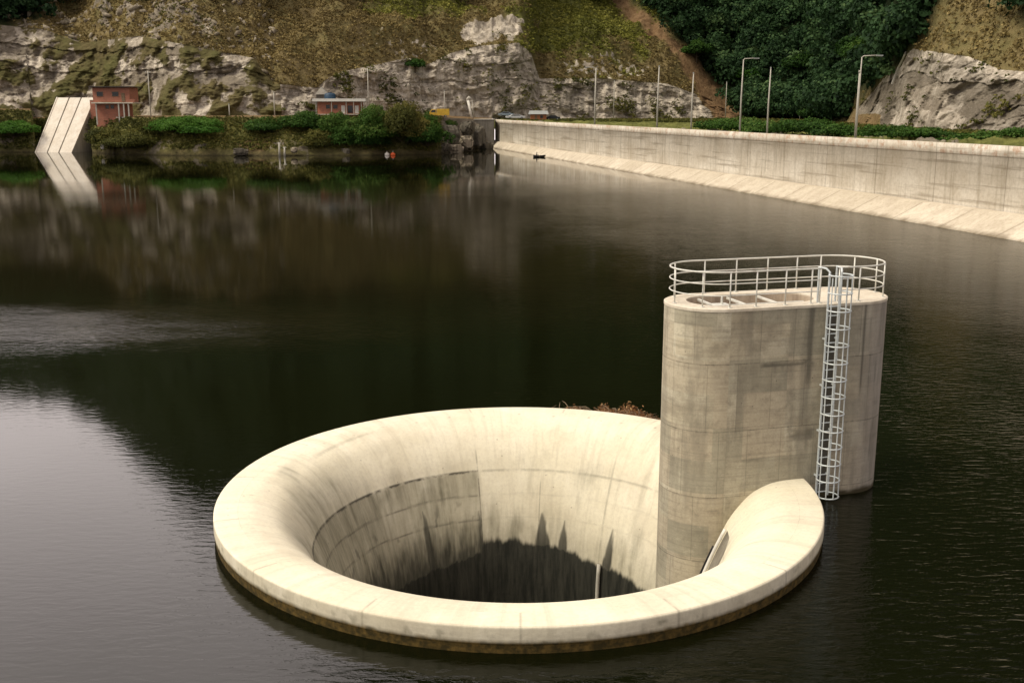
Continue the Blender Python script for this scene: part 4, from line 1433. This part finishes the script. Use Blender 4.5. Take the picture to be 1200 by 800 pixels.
def slab(nm, u0, u1, dz0, dz1, mat):
    lo, hi = quad(u0, u1, dz0), quad(u0, u1, dz1)
    m = MB(); m.add([L3(v) for v in lo + hi], [(0, 3, 2, 1), (4, 5, 6, 7), (0, 1, 5, 4), (1, 2, 6, 5), (2, 3, 7, 6), (3, 0, 4, 7)])
    return m.build(nm, mat, chute)
slab('bed', 0, 1, -.5, -.12, M['rampdark'])
for (u0, u1) in ((0.0, .31), (.345, .63), (.665, 1.0)): slab('lane', u0, u1, -.115, .12, M['ramp'])
for u in (.0, 1.0): slab('kerb', u - .012, u + .012, -.3, .32, M['ramp'])
q = quad(0, 1, -.51)
m = MB(); dn = lambda v: Vector((v.x, v.y, -4))
top_ = [q[1], q[2], q[3], q[0]]
m.add([L3(v) for v in (q[1], q[2], dn(q[2]), dn(q[1]))], [(0, 1, 2, 3)])
m.build('side_wall', M['rampside'], chute)
m = MB(); m.add([L3(v) for v in (q[0], q[3], dn(q[3]), dn(q[0]))], [(0, 1, 2, 3)]); m.build('side_wall', M['rampside'], chute)
m = MB(); m.add([L3(v) for v in (q[3], q[2], dn(q[2]), dn(q[3]))], [(0, 1, 2, 3)]); m.build('back_wall', M['rampside'], chute)


# ------------------------------------------------------------------ buildings
def window(parent, c, w, h, fr=M['white'], face=-1):
    f = MB()
    for dx in (-w / 2, w / 2): f.box((c[0] + dx, c[1] + face * .05, c[2]), (.09, .12, h + .1))
    for dz in (-h / 2, h / 2): f.box((c[0], c[1] + face * .05, c[2] + dz), (w - .1, .12, .09))
    o = f.build('window', fr, parent)
    MB().box((c[0], c[1] + face * .02, c[2]), (w - .08, .06, h - .08)).build('pane', M['glass'], o)
    return o


Yh = 300
p0, p1 = at(110, 140, Yh), at(158, 140, Yh)
W_ = p1.x - p0.x
zf = at(130, 120.5, Yh).z; zt = at(130, 102.5, Yh).z; zb = at(130, 139, Yh).z
hs = empty('brick_house', ((p0.x + p1.x) / 2, Yh, zb), 'two storey red brick house on stilts with dark sheet roof beside the white chute', 'house')
hz1, hz2 = zf - zb, zt - zb
D_ = 7.0
MB().box((-.4, D_ / 2, hz1 + (hz2 - hz1) / 2 + .1), (W_ - 1.2, D_, hz2 - hz1 - .2)).build('upper_wall', M['brick'], hs)
MB().box((-1.2, D_ / 2 + .5, hz1 / 2 - 1.2), (W_ - 3.2, D_ - .8, hz1 + 2.0)).build('lower_wall', M['brick'], hs)
MB().box((0, D_ / 2 - .3, hz1 - .05), (W_ + .2, D_ + .9, .3)).build('floor_slab', M['slab'], hs)
MB().box((-.4, D_ / 2, hz2 + .14), (W_ + .2, D_ + 2.0, .22)).box((-.4, -.45, hz2 + .02), (W_ - .6, .12, .2)).build('roof', M['roofdark'], hs)
MB().box((W_ / 2 - .5, -.5, hz1 + .5), (2.0, .1, .9)).build('balcony_parapet', M['brick'], hs)
for x in (-3.4, .8): window(hs, (x, 0, hz1 + 2.3), 1.7, 1.2, M['wood'])
for x in (-.6, -2.0): window(hs, (x, .9, hz1 - 1.1), .9, 1.0, M['wood'])
MB().box((2.9, -.05, hz1 + 1.45), (.9, .1, 2.2)).build('door', M['wood'], hs)
for x in (1.6, 3.0, 4.3): MB().box((x, -.45, hz1 / 2 - .9), (.32, .32, hz1 + 1.6)).build('stilt', M['polec'], hs)
for x in (-4.6,): MB().box((x, -.3, hz1 / 2 - .9), (.3, .3, hz1 + 1.6)).build('stilt', M['polec'], hs)
MB().box((1.9, -.2, .3), (2.6, .15, .25)).build('crossbar', M['polec'], hs)
bw = empty('brick_retaining_wall', at(112.5, 141, 313), 'red brick wall between the white chute and the brick house', 'wall')
MB().box((-.1, 0, 2.7), (2.3, .5, 5.6)).build('wall', M['brick'], bw)
MB().box((-.1, 0, 5.58), (2.5, .6, .16)).build('coping', M['slab'], bw)

Yh = 299
p0, p1 = at(371, 133, Yh), at(426, 133, Yh)
W_ = p1.x - p0.x
zb = at(398, 133.5, Yh).z; zt = at(398, 118.5, Yh).z
lh = empty('low_brick_building', ((p0.x + p1.x) / 2, Yh, zb), 'low red brick building with flat white roof above the leafy bank', 'building')
hh = zt - zb
MB().box((-.3, 3, hh / 2 - .4), (W_ - 1.2, 6, hh + .7)).build('wall', M['brick'], lh)
MB().box((0, 2.6, hh + .25), (W_ + 1.6, 8.0, .75)).build('roof', M['white'], lh)
MB().box((0, 2.6, -.15), (W_ + .4, 7.0, .2)).build('floor_slab', M['slab'], lh)
for x in (-3.2, -1.2): window(lh, (x, 0, hh * .55), 1.1, 1.0, M['wood'])
for x in (.9, 4.6): MB().box((x, -.04, 1.15), (1.0, .08, 2.1)).build('door', M['white'], lh)
MB().box((2.8, -.02, 1.2), (1.4, .05, 2.0)).build('shutter', M['glass'], lh)
for x in (-6.3, -2.1, 1.9, 3.9, 6.0): MB().box((x, -1.0, hh / 2 - .05), (.18, .18, hh)).build('post', M['polec'], lh)
# water tank on a small blue hut behind
tk = empty('water_tank', at(387, 119, 306), 'dark blue water tank standing behind the white roof of the low building', 'tank')
tb = MB()
tb.tube([(0, 0, 0), (0, 0, .2), (0, 0, 1.9), (0, 0, 2.2), (0, 0, 2.35)], [1.5, 1.62, 1.55, 1.2, .4], 20); tb.build('body', M['blue'], tk, True)
MB().tube([(0, 0, 2.3), (0, 0, 2.5)], .45, 14).build('lid', M['dark'], tk)
MB().box((0, 0, -1.4), (2.8, 2.6, 2.8)).build('base', M['darkconc'], tk)
sh_ = empty('stone_hut', at(377, 122, 308), 'pale gabled hut beside the dark blue tank', 'hut')
MB().box((0, 1.2, 1.0), (3.0, 2.4, 3.4)).build('wall', M['darkconc'], sh_)
m = MB(); m.add([(-1.8, -.3, 2.6), (1.8, -.3, 2.6), (0, -.3, 4.6), (-1.8, 2.7, 2.6), (1.8, 2.7, 2.6), (0, 2.7, 4.6)], [(0, 1, 2), (3, 5, 4), (0, 2, 5, 3), (1, 4, 5, 2), (0, 3, 4, 1)])
m.build('roof', M['polec'], sh_)

# small orange house by the dam end
Yh = 348
p0, p1 = at(621, 141, Yh), at(641, 141, Yh)
oh = empty('orange_hut', ((p0.x + p1.x) / 2, Yh, at(630, 141.5, Yh).z), 'small orange walled hut with grey roof behind the dam crest, right of the parked cars', 'hut')
W_ = p1.x - p0.x
m_or = simple('orange_render', (.42, .17, .08), .8)
MB().box((0, 1.5, 1.0), (W_ - .4, 3, 2.2)).build('wall', m_or, oh)
m = MB(); m.add([(-W_ / 2 - .5, -.6, 2.0), (W_ / 2 + .5, -.6, 2.0), (W_ / 2 + .2, 1.5, 3.1), (-W_ / 2 - .2, 1.5, 3.1), (-W_ / 2 - .5, 3.6, 2.0), (W_ / 2 + .5, 3.6, 2.0)], [(0, 1, 2, 3), (3, 2, 5, 4), (0, 3, 4), (1, 5, 2), (0, 4, 5, 1)])
m.build('roof', M['lamphead'], oh)
MB().box((-.8, -.04, .9), (.8, .08, 1.8)).build('door', M['wood'], oh)
window(oh, (1.0, 0, 1.2), .9, .8, M['wood'])


# ------------------------------------------------------------------ vehicles
def car(name, label, cat, loc, paint, rz, L=4.3, Hh=1.45, kind='car', group=None):
    t = empty(name, loc, label, cat, group, rz)
    W = 1.75
    if kind == 'car':
        prof = [(-L / 2, .45), (-L / 2, .78), (-L / 2 + .15, .92), (-L * .32, .98), (-L * .18, 1.42), (L * .16, 1.45), (L * .33, 1.0), (L / 2 - .1, .86), (L / 2, .6), (L / 2, .35), (-L / 2 + .1, .32)]
    else:
        prof = [(-L / 2, .6), (-L / 2, 2.3), (L * .12, 2.3), (L * .12, 1.2), (L * .16, 1.2), (L * .16, 2.2), (L * .4, 2.2), (L / 2, 1.3), (L / 2, .5), (-L / 2, .5)]
    m = MB()
    n_ = len(prof)
    m.add([(x, -W / 2, z) for x, z in prof] + [(x, W / 2, z) for x, z in prof], [tuple(range(n_)), tuple(range(n_, 2 * n_))[::-1]] + [(i, n_ + i, n_ + (i + 1) % n_, (i + 1) % n_) for i in range(n_)])
    m.build('body', paint, t, bevel=.05)
    for s in (-1, 1):
        g = MB()
        if kind == 'car':
            g.add([(-L * .27, s * (W / 2 + .012), 1.0), (-L * .16, s * (W / 2 + .012), 1.36), (L * .14, s * (W / 2 + .012), 1.38), (L * .27, s * (W / 2 + .012), 1.02)], [(0, 1, 2, 3)])
        else:
            g.add([(L * .2, s * (W / 2 + .012), 1.35), (L * .2, s * (W / 2 + .012), 2.0), (L * .38, s * (W / 2 + .012), 2.0), (L * .45, s * (W / 2 + .012), 1.35)], [(0, 1, 2, 3)])
        g.build('side_window', M['glass'], t)
        for x in (-L * .3, L * .31):
            w = MB(); w.tube([(x, s * (W / 2 - .2), .33), (x, s * (W / 2 + .02), .33)], .33, 16); wo = w.build('wheel', M['tyre'], t, False)
            MB().tube([(x, s * (W / 2), .33), (x, s * (W / 2 + .035), .33)], .18, 12).build('rim', M['lamphead'], wo)
        MB().box((L / 2 - .02, s * .6, .72), (.08, .3, .16)).build('headlight', M['white'], t)
    g = MB()
    if kind == 'car':
        g.add([(L * .175, -.7, 1.44), (L * .175, .7, 1.44), (L * .335, .75, 1.03), (L * .335, -.75, 1.03)], [(0, 1, 2, 3)])
    else:
        g.add([(L * .415, -.7, 2.1), (L * .415, .7, 2.1), (L * .502, .75, 1.4), (L * .502, -.75, 1.4)], [(0, 1, 2, 3)])
    g.build('windscreen', M['glass'], t)
    return t


gz = lambda px, Y: ground(px, Y).z
car('parked_car', 'white car parked behind the left end of the dam crest', 'car', at(604, 139.5, 352), M['carwhite'], .15, 6.2)
car('parked_car', 'dark car parked right of the small orange hut', 'car', at(648, 140.5, 352), simple('dark_car_paint', (.02, .025, .03), .3), pi, 4.6)
car('parked_car', 'silver blue car parked left of the white car behind the dam crest', 'car', at(593, 136.5, 358), simple('blue_car_paint', (.22, .28, .33), .35), pi - .1, 5.0)
car('yellow_truck', 'yellow truck parked at the right end of the leafy bank', 'truck', at(515, 137.5, 311), M['yellow'], pi + .1, 5.6, kind='truck')

# ------------------------------------------------------------------ lamp posts along the dam
lamps = [
    (697, 80, 142, 'left', 'leftmost tall lamp post behind the dam, with a short arm to the left'),
    (770, 78, 146, None, 'straight thin lamp post behind the dam, left of the bare earth slope'),
    (810, 86, 148, None, 'straight thin lamp post in front of the bare earth slope'),
    (867, 70, 152, 'right', 'lamp post with short right arm at the left edge of the forest'),
    (899, 80, 153, None, 'straight armless lamp post in front of the dark forest'),
    (1003, 67, 160, 'right', 'tallest lamp post, with a bent right arm, left of the right cliff'),
]
for px, t0, t1, arm, lab in lamps:
    i_ = int(np.argmin(np.abs(pxs - px)))
    Y = Yw[i_] + 5
    g = ground(px, Y)
    base = at(px, t1, Y)
    x = base.x
    ztop = at(px, t0, Y).z
    t = empty('lamp_post', (x, Y, g.z), lab, 'lamp post', 'lamp posts along the dam')
    h = ztop - g.z
    rs_ = .07 * Y / 150
    MB().tube([(0, 0, -.4), (0, 0, h * .5), (.1, 0, h)], [rs_ * 1.9, rs_ * 1.5, rs_ * 1.0], 10).build('pole', M['polec'], t, True)
    if arm:
        s = 1 if arm == 'right' else -1
        ln = 1.9 if px == 1003 else 1.7
        MB().tube([(.1, 0, h - .1), (.1 + s * .2, 0, h + .12), (.1 + s * ln, -.1, h + .2)], .075, 8).build('arm', M['polec'], t, True)
        MB().box((.1 + s * (ln + .35), -.1, h + .17), (.9, .34, .16)).box((.1 + s * (ln + .4), -.1, h + .07), (.55, .24, .06)).build('lamp_head', M['lamphead'], t, bevel=.04)
    else:
        MB().tube([(.1, 0, h - .05), (.1, 0, h + .15)], rs_ * 1.4, 10).build('cap', M['lamphead'], t)
    if px == 1003:
        MB().tube([(-.16, .05, -.3), (-.06, .05, h - 1.9)], .09, 8).box((-.06, .05, h - 1.85), (.22, .22, .3)).build('conduit', M['polec'], t, True)

poles = [
    (850, 96, 138, 392, 'thin distant pole in front of the foot of the bare earth slope'),
    (937, 121, 142, 360, 'short distant pole at the foot of the dark forest'),
    (177, 83, 138, 300, 'tall thin utility pole right of the brick house'),
    (432, 80, 126, 312, 'tall thin utility pole with crossbar right of the low white roofed building'),
    (322, 108, 136, 300, 'short utility pole on the bank road midway between the two buildings'),
    (521, 106, 134, 325, 'short thin pole behind the yellow truck'),
    (269, 122, 136, 297, 'low marker pole on the bank road right of the bright green bush'),
    (1052, -8, 30, 420, 'thin bare trunk rising from the forest at the top edge'),
    (719, 94, 142, 380, 'thin distant pole before the pale rock beside the leftmost lamp post'),
]
for k_, (px, t0, t1, Y, lab) in enumerate(poles):
    a_, b_ = at(px, t1, Y), at(px, t0, Y)
    g = ground(px, Y)
    zb_ = a_.z if px == 1052 else min(a_.z, g.z)
    t = empty('utility_pole', (a_.x, Y, zb_), lab, 'pole', 'thin poles around the reservoir')
    h = b_.z - zb_
    MB().tube([(0, 0, -.5), (0, 0, h)], [.17, .11], 8).build('pole', M['polec'], t, True)
    if px in (177, 432):
        MB().box((0, 0, h - .5), (1.5, .12, .12)).build('crossbar', M['polec'], t)
        for dx in (-.6, .6): MB().tube([(dx, 0, h - .44), (dx, 0, h - .2)], .07, 6).build('insulator', M['white'], t)
    else:
        MB().tube([(0, 0, h - .1), (0, 0, h + .1)], .16, 8).build('cap', M['lamphead'], t)

# white leaning chute / sign post by the cliff foot
wp = empty('leaning_white_post', at(552, 138, 345), 'white leaning post with a broad blunt head at the cliff foot left of the cars', 'post')
MB().tube([(.3, 0, -.5), (-.3, 0, 2.6), (-.95, .2, 5.6)], [.45, .38, .5], 8).build('shaft', M['white'], wp, True)
MB().tube([(-1.2, .2, 5.4), (-.6, .1, 6.1), (.1, .1, 5.6)], [.5, .6, .4], 8).build('head', M['polec'], wp, True)
MB().tube([(.9, 0, -.5), (.35, 0, 5.2)], [.16, .13], 8).build('brace', M['polec'], wp, True)
# pale abutment block between boulders and dam
ab = empty('abutment_block', at(560, 142, 338), 'flat topped grey concrete abutment block joining the rocks to the dam', 'abutment')
MB().box((-1.5, 3, -3.6), (13, 8, 8.0)).build('block', M['darkconc'], ab, bevel=.1)
MB().box((-1.5, 3, .52), (13.3, 8.3, .2)).build('coping', M['polec'], ab)
# concrete ditch down the right cliff edge
i_ = int(np.argmin(np.abs(pxs - 1048)))
dt_ = []
for px, py in ((1056, 64), (1053, 72), (1049, 81), (1046, 90), (1043, 100)):
    i_ = int(np.argmin(np.abs(pxs - px))); col = VT[i_]
    rows = 400 - F * np.tan(np.arctan((col[:, 2] - H) / col[:, 1]) + PITCH)
    k_ = int(np.argmin(np.where(SEG[i_] >= 3, np.abs(rows - py), 1e9)))
    dt_.append(Vector(col[k_]) + Vector((0, -.5, .25)))
dd = MB(); dd.tube([tuple(v) for v in dt_], .42, 6)
tag(dd.build('drainage_chute', M['polec'], None, False), 'narrow pale drainage chute down the left edge of the right cliff', 'drain')
# two pale stakes on the left bank
for dx, hgt_, lab in ((327.5, 3.0, 'taller pale wooden stake at the waterline, left one of a pair'), (333.5, 1.9, 'shorter pale stake at the waterline, right one of a pair')):
    b = at(dx, 180, 280.5)
    t = empty('stake', (b.x, b.y, -.5), lab, 'stake', 'pale stakes at the waterline')
    MB().tube([(0, 0, 0), (.05, 0, hgt_ + .9)], [.3, .2], 8).build('shaft', M['polec'], t, True)
    MB().box((.05, 0, hgt_ + .75), (.9, .25, .25)).build('crosspiece', M['polec'], t)

# ------------------------------------------------------------------ floats and boat
for px, mt, lab in ((453.5, 'white', 'white mooring float on the water below the leafy bank'), (460.5, 'orange', 'orange mooring float on the water below the leafy bank')):
    b = at(px, 180, 284)
    t = empty('float', (b.x, b.y, 0), lab, 'float', 'mooring floats')
    MB().tube([(0, 0, -.3), (0, 0, 0), (0, 0, .45), (0, 0, .75)], [.25, .62, .6, .2], 14).build('body', M[mt], t, True)
    MB().tube([(0, 0, .7), (0, 0, 1.1)], .1, 8).build('stem', M['polec'], t)
bt = at(632, 184.5, 274)
boat = empty('rowing_boat', (bt.x, bt.y, 0), 'small black rowing boat on the water beside the dam', 'boat', rz=.12)
def hull(L, W, Hh, inset=0.0):
    V, Fq = [], []
    nL, nW = 17, 9
    for i in range(nL):
        t = i / (nL - 1) * 2 - 1
        w = (W / 2 - inset) * (1 - abs(t) ** 3.0 * .92)
        sheer = .16 * t * t
        for j in range(nW):
            a = pi * j / (nW - 1)
            V.append(((L / 2 - inset) * t, -w * cos(a), (Hh + sheer) - (Hh + .22 - inset) * sin(a) ** .8))
    for i in range(nL - 1):
        for j in range(nW - 1):
            Fq.append((i * nW + j, i * nW + j + 1, (i + 1) * nW + j + 1, (i + 1) * nW + j))
    return V, Fq
V, Fq = hull(3.1, 1.25, .38)
m = MB(); m.add(V, Fq); h_ = m.build('hull', M['dark'], boat, True)
sm_ = h_.modifiers.new('solid', 'SOLIDIFY'); sm_.thickness = .04
gun = [V[i * 9] for i in range(17)] + [V[i * 9 + 8] for i in range(16, -1, -1)]
MB().tube(gun, .035, 6, closed=True).build('gunwale', M['tyre'], boat, True)
for x in (-.75, .35): MB().box((x, 0, .27), (.24, 1.0, .04)).build('seat', M['wood'], boat)

# person seated in the boat
def skinned(name, verts, edges, radii, mat, parent=None, loc=(0, 0, 0), rz=0, sub=2):
    me = bpy.data.meshes.new(name)
    me.from_pydata(verts, edges, [])
    me.materials.append(mat)
    o = bpy.data.objects.new(name, me)
    C.objects.link(o)
    o.location = loc; o.rotation_euler = (0, 0, rz)
    if parent: o.parent = parent
    o.modifiers.new('skin', 'SKIN')
    if not me.skin_vertices: pass
    for sv, r_ in zip(me.skin_vertices[0].data, radii): sv.radius = (r_, r_)
    me.skin_vertices[0].data[0].use_root = True
    s = o.modifiers.new('sub', 'SUBSURF'); s.levels = sub; s.render_levels = sub
    o.modifiers['skin'].use_smooth_shade = True
    return o
pv = [(0, 0, 0), (.02, 0, .18), (.05, 0, .36), (.06, 0, .50), (.07, 0, .58), (.09, 0, .66), (.10, 0, .76),
      (.04, .19, .46), (.20, .24, .24), (.42, .20, .22), (.50, .19, .22),
      (.04, -.19, .46), (.20, -.24, .24), (.42, -.20, .22), (.50, -.19, .22),
      (.05, .10, -.02), (.44, .14, .06), (.55, .14, -.22), (.66, .14, -.25),
      (.05, -.10, -.02), (.44, -.14, .06), (.55, -.14, -.22), (.66, -.14, -.25)]
pe = [(0, 1), (1, 2), (2, 3), (3, 4), (4, 5), (5, 6), (3, 7), (7, 8), (8, 9), (9, 10), (3, 11), (11, 12), (12, 13), (13, 14), (0, 15), (15, 16), (16, 17), (17, 18), (0, 19), (19, 20), (20, 21), (21, 22)]
pr_ = [.13, .13, .14, .11, .055, .08, .085, .06, .045, .035, .03, .06, .045, .035, .03, .085, .06, .045, .04, .085, .06, .045, .04]


me_p = skinned('person', pv, pe, pr_, M['cloth'], None, (bt.x - .7, bt.y - .08, .36), .12)
tag(me_p, 'person in dark clothes sitting in the small black rowing boat', 'person')
hd = MB()
hd.tube([(.09, 0, .60), (.10, 0, .66), (.11, 0, .74), (.10, 0, .82), (.09, 0, .86)], [.06, .088, .098, .085, .04], 14)
hd.tube([(.185, 0, .71), (.215, 0, .70)], [.02, .012], 6)
hd.build('face', M['skin'], me_p, True)
hr = MB(); hr.tube([(.06, 0, .68), (.075, 0, .78), (.085, 0, .87), (.085, 0, .895)], [.085, .106, .09, .03], 14)
hr.build('hair', M['dark'], me_p, True)
tag(MB().tube([(bt.x + .1, bt.y - 1.3, .05), (bt.x - .15, bt.y - .3, .60), (bt.x - .2, bt.y - .15, .68)], .022, 6).build('oar', M['wood'], None, True), 'thin oar leaning over the side of the black rowing boat', 'oar')

# ------------------------------------------------------------------ floating debris behind the rim
n = 8000
P_ = np.zeros((n, 3))
cx = np.concatenate([RS.normal(4.9, .9, n // 2), RS.uniform(2.4, 7.6, n - n // 2)])
thick = np.exp(-((cx - 4.8) / 1.0) ** 2)
P_[:, 0] = cx
back = np.sqrt(np.maximum(0, 9.2 ** 2 - (cx - CX) ** 2)) + CY
P_[:, 1] = back + 1.5 + np.abs(RS.normal(size=n)) * (.35 + .45 * thick + .6 * np.clip(noise3(np.stack([cx * 1.7, 0 * cx, 0 * cx], -1)), -.4, 1))
P_[:, 2] = np.abs(RS.normal(size=n)) * (.02 + .03 * thick) + .012
rn_ = np.clip(.45 + RS.normal(size=n) * .25, 0, 1)
V, Fq, rn = leaf_cloud(P_, RS.normal(size=(n, 3)), .16, rn_, .8, .35)
tw = MB()
dbo = np_mesh('floating_debris', V, Fq, M['leaf_debris'], None, False, {'rnd': ('POINT', rn)})
tag(dbo, 'raft of reddish brown dead leaves and twigs floating behind the funnel rim', 'debris', kind='stuff')
for k_ in range(60):
    x = RS.normal(4.6, 1.2)
    y = sqrt(max(0, 9.2 ** 2 - (x - CX) ** 2)) + CY + 1.6 + RS.rand() * 1.2
    a = RS.rand() * 3; L_ = .3 + RS.rand() * .7
    tw.tube([(x, y, .03), (x + L_ * .5 * cos(a), y + L_ * .5 * sin(a), .04 + RS.rand() * .12), (x + L_ * cos(a), y + L_ * sin(a), .03 + RS.rand() * .1)], [.018, .014, .006], 5)
tag(tw.build('driftwood_twigs', M['wood'], None, True), 'tangle of bare twigs in the floating debris behind the rim', 'twigs', kind='stuff')

# ------------------------------------------------------------------ light
SUN_AZ, SUN_EL = radians(-112), radians(52)      # azimuth from +Y, negative = towards -X
sd = Vector((sin(SUN_AZ) * cos(SUN_EL), cos(SUN_AZ) * cos(SUN_EL), sin(SUN_EL)))
sl_ = bpy.data.lights.new('sun', 'SUN')
sun = bpy.data.objects.new('sun', sl_)
C.objects.link(sun)
sl_.energy = 3.2
sl_.angle = radians(22)
sl_.color = (1.0, .91, .74)
sun.rotation_euler = (-sd).to_track_quat('-Z', 'Y').to_euler()
w = bpy.data.worlds.new('World')
sc.world = w
w.use_nodes = True
nt = w.node_tree
bg = nt.nodes['Background']
skyn = nt.nodes.new('ShaderNodeTexSky')
skyn.sky_type = 'NISHITA'
skyn.sun_disc = False
skyn.sun_elevation = SUN_EL
skyn.sun_rotation = SUN_AZ
skyn.air_density = 1.0
skyn.dust_density = 3.0
tc = nt.nodes.new('ShaderNodeTexCoord')
mpn = nt.nodes.new('ShaderNodeMapping')
mpn.inputs['Scale'].default_value = (1, 1, 2.2)
nt.links.new(tc.outputs['Generated'], mpn.inputs[0])
nz = nt.nodes.new('ShaderNodeTexNoise')
nz.inputs['Scale'].default_value = 1.6
nz.inputs['Detail'].default_value = 6
nt.links.new(mpn.outputs[0], nz.inputs['Vector'])
rp_ = nt.nodes.new('ShaderNodeValToRGB')
rp_.color_ramp.elements[0].position = .3
rp_.color_ramp.elements[0].color = (5.0, 4.35, 4.15, 1)
rp_.color_ramp.elements[1].position = .7
rp_.color_ramp.elements[1].color = (7.9, 7.0, 6.7, 1)
nt.links.new(nz.outputs['Fac'], rp_.inputs[0])
mx = nt.nodes.new('ShaderNodeMix')
mx.data_type = 'RGBA'
mx.inputs[0].default_value = .96
nt.links.new(skyn.outputs[0], mx.inputs[6])
nt.links.new(rp_.outputs[0], mx.inputs[7])
# extra sky glow added to brighten the water, low behind the left ridge
dotn = nt.nodes.new('ShaderNodeVectorMath'); dotn.operation = 'DOT_PRODUCT'
nt.links.new(tc.outputs['Generated'], dotn.inputs[0])
bd = Vector((-.50, .78, .42)).normalized()
dotn.inputs[1].default_value = bd
mr = nt.nodes.new('ShaderNodeMapRange')
mr.inputs['From Min'].default_value = .55
mr.inputs['From Max'].default_value = 1.0
mr.inputs['To Min'].default_value = 1.0
mr.inputs['To Max'].default_value = 3.3
mr.interpolation_type = 'SMOOTHSTEP'
nt.links.new(dotn.outputs['Value'], mr.inputs['Value'])
vm = nt.nodes.new('ShaderNodeVectorMath'); vm.operation = 'SCALE'
nt.links.new(mx.outputs[2], vm.inputs[0])
nt.links.new(mr.outputs[0], vm.inputs['Scale'])
nt.links.new(vm.outputs[0], bg.inputs[0])
bg.inputs[1].default_value = .12
sc.cycles.max_bounces = 6
sc.cycles.use_denoising = True
